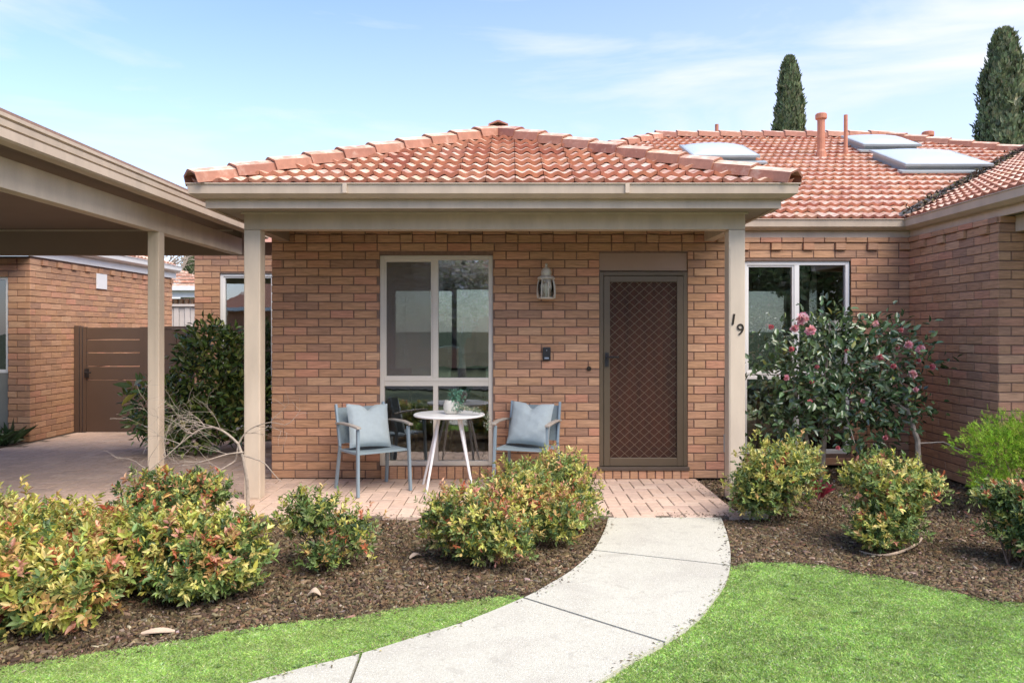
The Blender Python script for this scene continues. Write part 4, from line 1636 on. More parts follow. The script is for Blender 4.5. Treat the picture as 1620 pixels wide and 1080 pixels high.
def chips(n, x0, x1, y0, y1, excl, seedz=0):
    X = rng.uniform(x0, x1, n); Y = y0 + (y1 - y0) * rng.random(n)
    ok = np.ones(n, bool)
    for pl in excl:
        ok &= ~pip(pl, X, Y)
    ok &= (np.abs(X) < Y * .95 + 1.0)
    X, Y = X[ok], Y[ok]
    n = len(X)
    Z = rng.uniform(-.045, -.018, n)
    a = rng.uniform(0, 2 * PI, n)
    D = np.stack([np.cos(a), np.sin(a), rng.normal(0, .25, n)], 1)
    D = unit(D)
    N = unit(rng.normal(size=(n, 3)) * .45 + np.array([0, 0, 1]))
    Sd = unit(np.cross(D, N)); N = np.cross(Sd, D)
    big = rng.random(n) < .12
    Ln = np.where(big, rng.uniform(.04, .075, n), rng.uniform(.010, .034, n)).reshape(-1, 1)
    Wd = (Ln * rng.uniform(.13, .34, (n, 1)))
    Th = rng.uniform(.003, .008, (n, 1))
    P0 = np.stack([X, Y, Z], 1)
    c = [(-.5, -.5), (.5, -.35), (.42, .5), (-.45, .4)]
    V = np.empty((n, 8, 3))
    for i, (u, v) in enumerate(c):
        V[:, i] = P0 + D * Ln * u + Sd * Wd * v - N * Th
        V[:, i + 4] = P0 + D * Ln * u * .92 + Sd * Wd * v * .85 + N * Th
    k = (np.arange(n) * 8).reshape(-1, 1)
    q = [[4, 5, 6, 7], [0, 1, 5, 4], [1, 2, 6, 5], [2, 3, 7, 6], [3, 0, 4, 7]]
    Fc = np.concatenate([k + np.array([f]) for f in q], 0)
    C = palette(n, [(.105, .076, .040), (.15, .110, .062), (.065, .045, .029), (.20, .15, .10), (.32, .26, .19), (.15, .095, .052)], [5, 4, 4, 2, .35, 2], .25)
    return np_mesh('bark_mulch', V.reshape(-1, 3), Fc, M['chip'], None, np.repeat(C, 8, axis=0), 'stuff')


chips(190000, -5.8, 1.05, 2.9, PYF - .02, [pathpoly, polyLawnL, polyLawnR])
chips(135000, 1.3, 5.8, 4.0, PYF - .02, [pathpoly, polyLawnR])
chips(30000, 1.9, 5.0, PYF - .02, 8.45, [])

# mulch and clippings kicked onto the edges of path, paving and lawn
def edge_spill(pts, n, spread, zlo, cols):
    ix = rng.integers(0, len(pts) - 1, n)
    A = np.array([[p.x, p.y] for p in pts])
    t = rng.random((n, 1))
    q = A[ix] * (1 - t) + A[ix + 1] * t + rng.normal(0, spread, (n, 2))
    Pq = np.column_stack([q, np.full(n, zlo) + rng.random(n) * .004])
    D = np.column_stack([rng.normal(size=(n, 2)), rng.normal(0, .12, n)])
    N = rng.normal(0, .25, (n, 3)) + np.array([0, 0, 1])
    leaves('bark_mulch', Pq, D, rng.uniform(.008, .03, n), rng.uniform(.003, .009, n), palette(n, cols, [3, 2, 1, 1], .25), M['chip'], None, N=N, kind='stuff')


BK = [(.10, .07, .045), (.06, .045, .03), (.26, .2, .14), (.16, .2, .07)]
edge_spill(Ls[:iL + 2], 190, .035, .001, BK)
edge_spill(Rs[:iR + 3], 170, .035, .001, BK)
edge_spill(Rs[iR + 3:], 260, .025, .001, [(.28, .30, .12), (.12, .09, .05), (.3, .26, .16), (.2, .26, .08)])
edge_spill(Ls[iL:], 200, .025, .001, [(.28, .30, .12), (.12, .09, .05), (.3, .26, .16), (.2, .26, .08)])
edge_spill([Vector((-2.0, PYF + .02)), Vector((.7, PYF + .02))], 260, .05, .003, BK)
edge_spill([Vector((1.2, PYF + .03)), Vector((1.86, PYF + .03)), Vector((1.86, 7.6))], 260, .05, .003, BK)
edge_spill(LE, 900, .05, -.018, BK)
edge_spill(RE, 1100, .05, -.018, BK)

# small litter: dry leaves, bark strip
def litter(name, label, p, l, wd, a, curl=.02, m='tan_leaf', z=-.015, cat='leaf', group=None):
    n = 8
    vs = []
    for i in range(n + 1):
        t = i / n
        x = (t - .5) * l
        h = wd * math.sin(PI * min(.98, max(.04, t))) ** .7 / 2
        zc = curl * math.sin(PI * t)
        vs += [(x, -h, zc + .004), (x, h, zc + .008), (x, -h, zc - .001 ), (x, h, zc + .003)]
    fs = []
    for i in range(n):
        a0 = 4 * i
        fs += [(a0, a0 + 4, a0 + 5, a0 + 1), (a0 + 2, a0 + 3, a0 + 7, a0 + 6), (a0, a0 + 2, a0 + 6, a0 + 4), (a0 + 1, a0 + 5, a0 + 7, a0 + 3)]
    R = Matrix.Translation((p[0], p[1], z)) @ Matrix.Rotation(a, 4, 'Z')
    o = MB().add([R @ Vector(v) for v in vs], fs).build(name, M[m])
    return tag(o, label, cat, group)


litter('dry_leaf', 'pale fallen leaf on the mulch between the sparse shrub and the porch shrubs', G(657, 882, -.02), .10, .035, .8, cat='leaf')
litter('dry_leaf', 'curled grey fallen leaf at the mulch edge right of the large left shrub', G(497, 943, -.02), .075, .06, .1, .03, cat='leaf')
litter('bark_piece', 'pale wedge of bark on the lawn edge below the left hedge', G(250, 1002, -.02), .16, .05, .2, .01, cat='bark')
# curved strip
st = MB()
pts = [G(1360, 872, -.02), G(1385, 878, -.02), G(1410, 876, -.01), G(1435, 868, 0), G(1452, 858, .015), G(1458, 851, .02)]
st.tube(smooth_line(pts, 4), .009, 6)
tag(st.build('bark_strip', M['tan_leaf']), 'curved pale strip of bark lying below the middle right shrub', 'bark strip')


# ================================================================== PLANTS
def stems(parent, base, pts, r=.006, m='dbark'):
    mb = MB()
    for p in pts:
        a = Vector(base) + Vector((random.uniform(-.06, .06), random.uniform(-.06, .06), 0))
        b = Vector(p)
        mid = a.lerp(b, .5) + Vector((random.uniform(-.03, .03), random.uniform(-.03, .03), .03))
        mb.tube([a, mid, b], [r, r * .8, r * .5], 5)
    return mb.build('stem', M[m], parent)


NAND = [(.17, .25, .07), (.29, .36, .11), (.48, .48, .10), (.66, .59, .19), (.58, .38, .14), (.50, .16, .07), (.60, .30, .19), (.07, .12, .04)]


def shell_points(n, blobs, inner=.35, lump=.22, zmin=0.0):
    """points through the volume of a union of ellipsoids, denser near the surface, uneven outline"""
    vol = np.array([b[1][0] * b[1][1] * b[1][2] for b in blobs]) ** .67
    ix = rng.choice(len(blobs), n, p=vol / vol.sum())
    C = np.array([b[0] for b in blobs])[ix]
    R = np.array([b[1] for b in blobs])[ix]
    d = unit(rng.normal(size=(n, 3)))
    rr = 1 - (1 - inner) * rng.random(n) ** 1.7
    f = np.array([noise.noise(Vector(q) * 2.6 + Vector((float(i), 0, 0))) for q, i in zip(d, ix)])
    f2 = np.array([noise.noise(Vector(q) * 6.0 + Vector((float(i) * 3, 7, 0))) for q, i in zip(d, ix)])
    rr = rr * (1 + lump * f * 1.6 + lump * .8 * f2)
    P_ = C + d * R * rr.reshape(-1, 1)
    ok = P_[:, 2] > zmin
    return P_[ok], d[ok], rr[ok]


def spray_shrub(name, label, cat, base, blobs, n_spray, per=8, leaf=.042, wid=.42, wts=(4, 4, 3, 2, 1, .6, .4, 3), group=None, material='leaf', cols=NAND, lump=.34, up=.7, topyellow=True, zmin=.03, stemn=9, hue=1.0, shrink=.88):
    root = thing(name, base, label, cat, group)
    blobs = [(c, tuple(q * shrink for q in r)) for c, r in blobs]
    n_spray = int(n_spray * 1.45)
    Pn, d, rr = shell_points(n_spray, blobs, lump=lump, zmin=zmin)
    n = len(Pn)
    # sprays share a colour family; older inner and lower leaves are greener (leaf age)
    zlo, zhi = Pn[:, 2].min(), Pn[:, 2].max()
    hgt = (Pn[:, 2] - zlo) / (zhi - zlo + 1e-6)
    wts = np.array(wts, float)
    age = np.clip(.25 + .75 * hgt * (rr > .72) + rng.normal(0, .2, n), 0, 1)
    cl = np.array([noise.noise(Vector(p) * 5.0) for p in Pn])
    red = np.array([noise.noise(Vector(p) * 4.0 + Vector((9, 4, 2))) for p in Pn])
    base_ix = np.empty(n, int)
    for i in range(n):
        w_ = wts.copy()
        if topyellow:
            w_[2:7] *= .25 + 1.6 * age[i] * (1 + 1.2 * cl[i])
            w_[4:7] *= math.exp(3.6 * red[i]) * .5
            w_[0] *= 1.6 - age[i]; w_[7] *= 1.8 - 1.5 * age[i]
        w_ = np.clip(w_, .01, None)
        base_ix[i] = rng.choice(len(w_), p=w_ / w_.sum())
    cols_ = np.array(cols, float)
    SC = cols_[base_ix]
    # axis of every spray: outwards and up
    ax = unit(d + np.array([0, 0, up]) + rng.normal(0, .35, (n, 3)))
    P2 = np.repeat(Pn, per, axis=0)
    A2 = np.repeat(ax, per, axis=0)
    m = len(P2)
    t = np.tile(np.linspace(0, 1, per), n).reshape(-1, 1)
    rad = unit(np.cross(A2, rng.normal(size=(m, 3))))
    D = unit(rad * .95 + A2 * (.35 + .9 * t))
    lenv = leaf * rng.uniform(.55, 1.3, m) * np.repeat(rng.uniform(.75, 1.3, n), per)
    pos = P2 + A2 * (t - .5) * leaf * 1.5
    C = np.repeat(SC, per, axis=0) * (1 + rng.normal(0, .16, (m, 1))) * (1 + rng.normal(0, .07, (m, 3)))
    C = np.clip(C * hue, .005, .9)
    leaves('foliage', pos, D, lenv, lenv * wid, C, M[material], root, N=A2 + rng.normal(0, .3, (m, 3)), kind='stuff')
    pick = [Pn[k] for k in rng.choice(n, min(stemn, n), replace=False)]
    c0 = Vector((base[0], base[1], -.03))
    stems(root, c0, [c0.lerp(Vector(p), .85) for p in pick])
    return root


yel = (2.5, 3.5, 6.5, 4.8, 6.0, 2.4, 1.6, 1.2)
grp = 'nandina shrubs in the mulch bed'
spray_shrub('nandina_shrub', 'leftmost large front shrub with yellow, green and red leaves beside the lawn', 'shrub', (-2.62, 3.95, 0),
            [((-2.68, 3.98, .24), (.42, .38, .27)), ((-2.36, 3.9, .19), (.34, .30, .22)), ((-2.95, 4.15, .24), (.4, .36, .27))], 1900, leaf=.043, wts=yel, lump=.34, zmin=.0, group=grp)
spray_shrub('nandina_shrub', 'wide yellow and orange leaved shrub behind the front left corner of the hedge', 'shrub', (-2.55, 4.75, 0),
            [((-2.75, 4.75, .22), (.50, .34, .22)), ((-2.22, 4.45, .22), (.38, .32, .26)), ((-3.3, 4.9, .22), (.4, .34, .22))], 1900, leaf=.040, wts=yel, group=grp)
spray_shrub('nandina_shrub', 'large green and yellow shrub at the right end of the left hedge', 'shrub', (-1.72, 4.42, 0),
            [((-1.88, 4.45, .23), (.28, .30, .24)), ((-1.66, 4.42, .22), (.24, .26, .23)), ((-1.8, 4.25, .13), (.28, .2, .13))], 1500, leaf=.038, wts=(5, 4, 4, 3, 2.8, 1.2, 1.4, 3), group=grp)
spray_shrub('nandina_shrub', 'low rust tinged shrub in front of the carport post', 'shrub', (-2.45, 5.6, 0),
            [((-2.6, 5.62, .26), (.36, .3, .22)), ((-2.32, 5.6, .30), (.24, .25, .18))], 1000, leaf=.033, wts=(5, 3, 1.4, .8, 1.8, 1.2, .8, 4), group=grp)
spray_shrub('nandina_shrub', 'sparse open shrub with visible twigs between hedge and bare mulch', 'shrub', (-1.18, 4.87, 0),
            [((-1.24, 4.85, .34), (.17, .16, .16)), ((-1.02, 4.9, .20), (.17, .14, .18)), ((-1.2, 4.75, .1), (.16, .12, .1)), ((-1.40, 4.95, .3), (.12, .12, .14))], 430, leaf=.032, wts=(5, 4, 2.5, 1.5, .8, .3, .3, 3), lump=.65, stemn=26, up=1.0, group=grp)
spray_shrub('nandina_shrub', 'bushy yellow green shrub at the front of the clump left of the path', 'shrub', (-.2, 4.95, 0),
            [((-.28, 4.98, .26), (.30, .28, .24)), ((-.06, 4.88, .19), (.24, .2, .2)), ((-.45, 5.05, .26), (.18, .2, .2)), ((-.05, 5.2, .3), (.24, .2, .22))], 1300, leaf=.029, wts=(4, 4, 4.5, 3.2, 3.2, .9, 1.8, 2.3), group=grp)
spray_shrub('nandina_shrub', 'rounded yellow shrub in the middle of the clump left of the path', 'shrub', (.14, 5.42, 0),
            [((.08, 5.45, .32), (.32, .28, .26)), ((.3, 5.35, .2), (.24, .2, .2))], 1050, leaf=.027, wts=(4, 4, 4.5, 3.2, 3.4, .8, 1.8, 2.3), group=grp)
spray_shrub('nandina_shrub', 'tallest yellow shrub of the clump, below the right blue chair and beside the door', 'shrub', (.36, 5.85, 0),
            [((.38, 5.88, .36), (.28, .26, .24)), ((.2, 5.85, .26), (.24, .24, .22)), ((.5, 5.75, .2), (.2, .2, .2))], 1200, leaf=.027, wts=(4, 4, 4.5, 3, 1.8, .4, .8, 2.3), group=grp)
spray_shrub('nandina_shrub', 'round green and yellow shrub at the foot of the numbered post', 'shrub', (2.1, 6.1, 0),
            [((2.1, 6.1, .33), (.34, .32, .30)), ((2.28, 6.15, .42), (.24, .24, .22)), ((1.92, 6.05, .22), (.2, .2, .2))], 1500, leaf=.029, wts=(5, 5, 4, 3, .8, .4, .2, 2.3), group=grp)
spray_shrub('nandina_shrub', 'upright green shrub with pink tips in the right bed below the camellia', 'shrub', (2.68, 5.32, 0),
            [((2.68, 5.35, .42), (.34, .28, .22)), ((2.62, 5.28, .2), (.26, .2, .2)), ((2.48, 5.2, .12), (.16, .14, .14))], 1300, leaf=.031, wts=(6, 5, 3, 3, .8, .4, .7, 2.5), group=grp)
spray_shrub('nandina_shrub', 'dark green shrub with red leaf tips at the far right edge of the bed', 'shrub', (3.3, 4.95, 0),
            [((3.42, 4.95, .25), (.28, .28, .24)), ((3.32, 5.1, .40), (.18, .2, .1))], 1200, leaf=.029, wts=(5, 3, .5, .6, .5, .7, .5, 7), group=grp)

# thin shaggy sprigs that break the outline of the shrubs (pink-white new tips)
# camellia
cam_ = thing('camellia', (3.2, 7.5, 0), 'tall dark glossy camellia bush with pink flowers in front of the right window', 'shrub')
blobs = [((3.1, 7.45, 1.22), (.62, .42, .34)), ((3.72, 7.5, 1.2), (.42, .4, .40)), ((2.75, 7.4, 1.0), (.42, .34, .36)), ((3.3, 7.4, .85), (.62, .38, .34)), ((2.7, 7.35, .62), (.36, .3, .2)), ((3.75, 7.5, .75), (.3, .3, .28)), ((3.12, 7.5, 1.5), (.28, .26, .26)), ((3.55, 7.5, 1.5), (.3, .26, .16)), ((3.45, 7.35, .5), (.3, .2, .22))]
Pn, d, rr = shell_points(3500, blobs, inner=.45, lump=.45, zmin=.3)
n = len(Pn)
D = unit(d + rng.normal(0, .7, (n, 3)) + np.array([0, -.2, .1]))
C = palette(n, [(.075, .125, .05), (.11, .175, .07), (.05, .09, .04), (.19, .26, .12), (.38, .41, .11)], [5, 4, 3, 1.6, .3], .2)
lv = rng.uniform(.055, .095, n)
leaves('foliage', Pn, D, lv, lv * .52, C, M['gloss'], cam_, N=d + np.array([0, -.3, .9]) + rng.normal(0, .35, (n, 3)), kind='stuff')
tk = MB()
tb = Vector((3.95, 7.35, -.03))
tk.tube([tb, (3.93, 7.35, .45), (3.85, 7.38, .72), (3.65, 7.4, .88), (3.35, 7.42, .95)], [.03, .026, .022, .016, .008], 7)
tk.tube([(3.87, 7.38, .68), (3.8, 7.42, 1.0), (3.72, 7.45, 1.4)], [.017, .013, .006], 6)
tk.tube([(2.95, 7.6, -.03), (2.95, 7.58, .4), (2.8, 7.5, .9), (2.75, 7.45, 1.2)], [.024, .02, .015, .006], 6)
tk.tube([(3.1, 7.6, -.03), (3.12, 7.55, .6), (3.1, 7.5, 1.1), (3.15, 7.5, 1.6)], [.028, .022, .016, .006], 7)
tk.tube([(3.93, 7.35, .42), (4.15, 7.3, .44), (4.4, 7.25, .32)], [.01, .007, .004], 5)
for i in range(26):
    a = Pn[rng.integers(n)]
    c_ = Vector((3.2, 7.5, .9))
    tk.tube([c_.lerp(Vector(a), .35), c_.lerp(Vector(a), .7) + Vector((0, 0, .04)), a], [.008, .006, .003], 4)
tk.build('trunk', M['bark'], cam_)
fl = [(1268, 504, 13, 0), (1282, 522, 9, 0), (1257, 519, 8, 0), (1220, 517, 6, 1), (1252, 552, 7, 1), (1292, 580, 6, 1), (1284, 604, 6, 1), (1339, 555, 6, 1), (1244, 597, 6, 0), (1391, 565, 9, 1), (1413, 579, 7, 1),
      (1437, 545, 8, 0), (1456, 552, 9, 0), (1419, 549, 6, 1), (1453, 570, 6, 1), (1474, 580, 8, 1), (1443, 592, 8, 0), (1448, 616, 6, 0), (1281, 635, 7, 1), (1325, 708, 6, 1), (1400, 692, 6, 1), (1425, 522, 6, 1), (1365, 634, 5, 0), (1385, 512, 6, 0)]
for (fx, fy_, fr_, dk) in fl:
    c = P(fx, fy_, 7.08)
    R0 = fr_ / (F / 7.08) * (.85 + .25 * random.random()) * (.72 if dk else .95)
    m = 26
    ph = np.arange(m) * 2.399
    el = np.linspace(1.25, -.1, m)
    Dv = np.stack([np.cos(ph) * np.cos(el), -np.sin(el) - .15, np.sin(ph) * np.cos(el)], 1)
    Pp = np.array([c]) + Dv * R0 * .15
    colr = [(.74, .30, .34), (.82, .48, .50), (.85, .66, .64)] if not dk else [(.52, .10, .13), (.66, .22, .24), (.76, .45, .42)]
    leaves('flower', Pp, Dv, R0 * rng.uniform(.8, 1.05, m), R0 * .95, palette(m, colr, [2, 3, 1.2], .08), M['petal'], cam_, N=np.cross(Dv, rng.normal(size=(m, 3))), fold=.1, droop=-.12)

# glossy dark shrub at the end of the carport
ph = thing('evergreen_shrub', (-3.75, 9.4, 0), 'large dark glossy evergreen shrub at the end of the carport beside the rear window', 'shrub')
blobs = [((-3.72, 9.5, .95), (.55, .42, .62)), ((-3.45, 9.5, .6), (.44, .4, .5)), ((-4.32, 9.35, .52), (.42, .34, .46)), ((-3.75, 9.45, 1.27), (.38, .32, .32)), ((-3.95, 9.2, .32), (.5, .3, .3))]
Pn, d, rr = shell_points(4200, blobs, inner=.5, lump=.22, zmin=.05)
n = len(Pn)
D = unit(d * .8 + rng.normal(0, .6, (n, 3)) + np.array([0, -.2, .2]))
C = palette(n, [(.10, .17, .045), (.17, .25, .06), (.06, .11, .035), (.32, .38, .09), (.46, .46, .13)], [5, 4, 2.5, 2.4, .8], .2)
lv = rng.uniform(.07, .13, n)
leaves('foliage', Pn, D, lv, lv * .42, C, M['gloss'], ph, N=d + np.array([0, -.2, .9]) + rng.normal(0, .4, (n, 3)), kind='stuff')
stems(ph, (-3.8, 9.45, 0), [Pn[k] for k in rng.choice(n, 14)], .014)
# pale long leaves on its left
Pt, Dd, Ll = [], [], []
for (a, b, c_, d_) in ((210, 612, 178, 606), (212, 610, 222, 600), (215, 622, 190, 640), (215, 640, 186, 656), (222, 604, 214, 590), (228, 620, 205, 618)):
    p, q = P(a, b, 9.0), P(c_, d_, 8.9)
    Pt.append(p); Dd.append(q - p); Ll.append((q - p).length)
leaves('broad_leaf', np.array(Pt), np.array(Dd), np.array(Ll), np.array(Ll) * .35, palette(6, [(.42, .46, .30), (.14, .25, .08), (.45, .40, .06)], [2, 2, 1]), M['leaf'], ph, N=np.tile([0, -1.0, .6], (6, 1)))

# lime green fine leaved shrub in front of the right wing
ls = thing('lime_shrub', (4.15, 6.3, 0), 'bright lime green feathery shrub at the right edge in front of the brick wing', 'shrub')
blobs = [((4.3, 6.3, .64), (.42, .32, .16)), ((3.98, 6.2, .56), (.30, .26, .14)), ((4.6, 6.3, .55), (.4, .3, .2)), ((4.2, 6.2, .36), (.32, .22, .16)), ((3.82, 6.1, .28), (.14, .12, .10))]
Pn, d, rr = shell_points(2600, blobs, inner=.3, lump=.3, zmin=.1)
n = len(Pn)
per = 9
ax = unit(d + np.array([-.2, -.2, .9]) + rng.normal(0, .45, (n, 3)))
P2 = np.repeat(Pn, per, 0); A2 = np.repeat(ax, per, 0); m = len(P2)
D = unit(A2 + unit(rng.normal(size=(m, 3))) * .75)
tt = np.tile(np.linspace(0, 1, per), n).reshape(-1, 1)
lv = rng.uniform(.022, .042, m)
C = np.repeat(palette(n, [(.30, .50, .04), (.42, .62, .06), (.18, .33, .04), (.52, .66, .10)], [4, 4, 2, 1.5], .15), per, 0) * (1 + rng.normal(0, .12, (m, 1)))
leaves('foliage', P2 + A2 * tt * .05, D, lv, .0045, np.clip(C, .01, .9), M['needle'], ls, kind='stuff')
stems(ls, (4.15, 6.25, 0), [Pn[k] for k in rng.choice(n, 16)], .008)

# small red leaved plant under the camellia
rd = thing('red_leaved_plant', (2.62, 6.5, 0), 'small plant with broad pink red leaves between the two right shrubs', 'plant')
m = 14
a = rng.uniform(0, 2 * PI, m)
D = np.stack([np.cos(a) * .6, np.sin(a) * .4 - .2, rng.uniform(.5, 1.2, m)], 1)
leaves('foliage', np.tile([2.64, 6.5, .10], (m, 1)) + rng.normal(0, .025, (m, 3)), D, rng.uniform(.1, .18, m), .05, palette(m, [(.42, .06, .10), (.20, .04, .06), (.5, .16, .18)], [3, 2, 1]), M['leaf'], rd, kind='stuff')
stems(rd, (2.64, 6.5, 0), [(2.64, 6.5, .12), (2.60, 6.5, .10)], .006)
# low sprouting plants at the right of the bed
sp = thing('seedling_clump', (3.9, 5.7, 0), 'thin reddish sprouting seedlings between lime shrub and far right shrub', 'plant')
m = 160
bx = np.stack([rng.normal(3.75, .22, m), rng.normal(5.6, .15, m), np.abs(rng.normal(.1, .1, m))], 1)
leaves('foliage', bx, rng.normal(size=(m, 3)) + np.array([0, 0, 1.2]), rng.uniform(.03, .06, m), .015, palette(m, [(.35, .15, .10), (.2, .25, .08), (.45, .30, .2)], [2, 2, 1]), M['leaf'], sp, kind='stuff')
stems(sp, (3.75, 5.6, 0), [tuple(q) for q in bx[:20]], .003)

# strappy plants at the neighbour's corner
ag = thing('strappy_plant', (-6.95, 10.0, 0), 'low green strappy plants at the foot of the neighbouring brick corner', 'plant')
m = 260
bx = np.stack([rng.uniform(-7.4, -6.6, m), rng.uniform(9.75, 10.15, m), np.full(m, .0)], 1)
a = rng.uniform(0, 2 * PI, m)
leaves('foliage', bx, np.stack([np.cos(a) * .6, np.sin(a) * .6, rng.uniform(.5, 1.3, m)], 1), rng.uniform(.12, .34, m), .022, palette(m, [(.06, .11, .045), (.10, .17, .06), (.35, .4, .25)], [4, 3, .7]), M['leaf'], ag, droop=.45, kind='stuff')
MB().box(-7.6, -6.58, 9.7, 10.26, -.02, .012).build('soil_strip', M['soil'], ag)

# bare twisted tree beside the left porch post
bt = thing('bare_tree', (-2.33, 6.35, 0), 'small leafless tree with pale twisting twigs beside the left porch post', 'tree')
tw = MB()


def twig(p, d, l, r, depth):
    pts = [Vector(p)]
    rr_ = [r]
    q = Vector(p)
    dd = Vector(d).normalized()
    n = 5
    for i in range(n):
        dd = (dd + Vector((random.gauss(0, .2), random.gauss(0, .16), random.gauss(-.04, .15)))).normalized()
        q = q + dd * l / n
        pts.append(q.copy())
        rr_.append(max(.0012, r * (1 - .75 * (i + 1) / n)))
    tw.tube(pts, [q_ * .72 for q_ in rr_] if l < .6 else rr_, 5 if r > .006 else 3)
    if depth > 0:
        for i in range(random.choice((3, 4))):
            k = random.randint(1, n)
            s_ = Vector((random.gauss(0, .8), random.gauss(0, .5), random.gauss(.02, .55)))
            twig(pts[k], dd * .8 + s_, l * random.uniform(.5, .75), max(.0016, rr_[k] * .75), depth - 1)


tw_y = 6.4
q = lambda x, y, dy=0: P(x, y, tw_y + dy)
tw.tube([(q(393, 800).x, tw_y, -.03), q(391, 760), q(385, 725), q(377, 702)], [.017, .014, .0125, .012], 7)
main_ = [q(377, 702), q(362, 688, -.03), q(345, 678, -.05), q(325, 676, -.05), q(305, 686, -.08), q(285, 702, -.1), q(262, 722, -.12), q(235, 745, -.15), q(215, 760, -.15)]
tw.tube(smooth_line(main_, 3), list(np.linspace(.0115, .0022, len(smooth_line(main_, 3)))), 6)
for k in (1, 2, 3, 3, 4, 4, 5, 5, 6, 6, 7, 7):
    twig(main_[k], (random.uniform(-1, .1), random.uniform(-.4, .4), random.uniform(-.1, .9)), random.uniform(.22, .4), .006, 2)
b2 = [q(377, 702), q(388, 685), q(405, 674), q(428, 668, -.05), q(450, 672, -.1)]
tw.tube(smooth_line(b2, 3), list(np.linspace(.008, .002, len(smooth_line(b2, 3)))), 5)
for k in (1, 2, 3, 4):
    twig(b2[k], (random.uniform(.2, 1), random.uniform(-.3, .3), random.uniform(-.2, .5)), random.uniform(.2, .35), .005, 1)
b3 = [q(377, 702), q(374, 722), q(370, 730), q(350, 742, -.1), q(328, 758, -.15), q(315, 775, -.2)]
tw.tube(smooth_line(b3, 3), list(np.linspace(.008, .002, len(smooth_line(b3, 3)))), 5)
for k in (2, 3, 4):
    twig(b3[k], (random.uniform(-1, .2), random.uniform(-.4, .2), random.uniform(-.5, .3)), random.uniform(.18, .3), .004, 1)
b4 = [q(385, 720), q(402, 725), q(418, 732, -.03), q(432, 748, -.06), q(445, 762, -.1)]
tw.tube(smooth_line(b4, 3), list(np.linspace(.008, .002, len(smooth_line(b4, 3)))), 5)
b5 = [q(385, 715), q(360, 718, -.1), q(330, 727, -.2), q(300, 735, -.25)]
tw.tube(smooth_line(b5, 3), list(np.linspace(.007, .002, len(smooth_line(b5, 3)))), 5)
for k in (1, 2, 3):
    twig(b5[k], (-1, random.uniform(-.3, .3), random.uniform(-.3, .4)), .28, .004, 1)
tw.build('trunk', M['bark'], bt)


# cypresses beyond the roof
def cypress(x, y, rmax, top, z0, label, bulge=()):
    r_ = thing('cypress_tree', (x, y, 0), label, 'tree', 'pencil cypresses beyond the roof')
    MB().tube([(x, y, 0), (x, y, top * .5), (x, y, top * .93)], [.3, .2, .05], 8).build('trunk', M['dbark'], r_)
    n = 26000
    h = rng.random(n) ** .8
    z = z0 + (top - z0) * h
    a = rng.uniform(0, 2 * PI, n)
    base = rmax * np.clip((1 - h) ** .42, 0.03, 1) * np.clip(.55 + h * 6, 0, 1)
    f = np.array([noise.noise(Vector((math.cos(q) * 2.2, math.sin(q) * 2.2, zz_ * .9 + x))) for q, zz_ in zip(a, z)])
    f2 = np.array([noise.noise(Vector((math.cos(q) * 5, math.sin(q) * 5, zz_ * 2.4 + x))) for q, zz_ in zip(a, z)])
    rr = base * (1 + .42 * f + .36 * f2) * (1 - .35 * rng.random(n) ** 2)
    Pn = np.stack([x + np.cos(a) * rr, y + np.sin(a) * rr, z], 1)
    D = np.stack([np.cos(a) * .45, np.sin(a) * .45, np.full(n, 1.0)], 1) + rng.normal(0, .3, (n, 3))
    C = palette(n, [(.17, .21, .10), (.24, .27, .13), (.11, .14, .07), (.32, .34, .18)], [4, 4, 3, 1.5], .15)
    lv = rng.uniform(.12, .30, n)
    leaves('crown', Pn, D, lv, lv * .38, C, M['needle'], r_, N=np.stack([np.cos(a), np.sin(a), np.full(n, .2)], 1))
    return r_


cypress(12.8, 35, .98, P(0, 95, 35).z, 3, 'slim dark cypress tree rising behind the roof ridge, left of the vent pipes')
cypress((1588 - CX) * 30 / F, 30, 1.38, P(0, 52, 30).z, 2, 'broad dark cypress tree behind the roof at the right edge')
cypress((304 - CX) * 26 / F, 26, .28, P(0, 385, 26).z, 1, 'narrow green conifer seen behind the carport beside the house corner')
# bare winter tree far behind the carport
fb = thing('winter_tree', (-11.6, 25, 0), 'distant leafless tree seen under the carport rear beam', 'tree')
tw = MB()
tw.tube([(-11.7, 25, 0), (-11.6, 25, 2.4), (-11.4, 25, 3.4)], [.12, .09, .06], 6)
for i in range(14):
    twig((-11.5, 25, 2.2 + i * .1), (random.uniform(-1, 1.3), 0, random.uniform(.5, 1.2)), random.uniform(1.0, 2.0), .035, 2)
tw.build('trunk', M['bark'], fb)

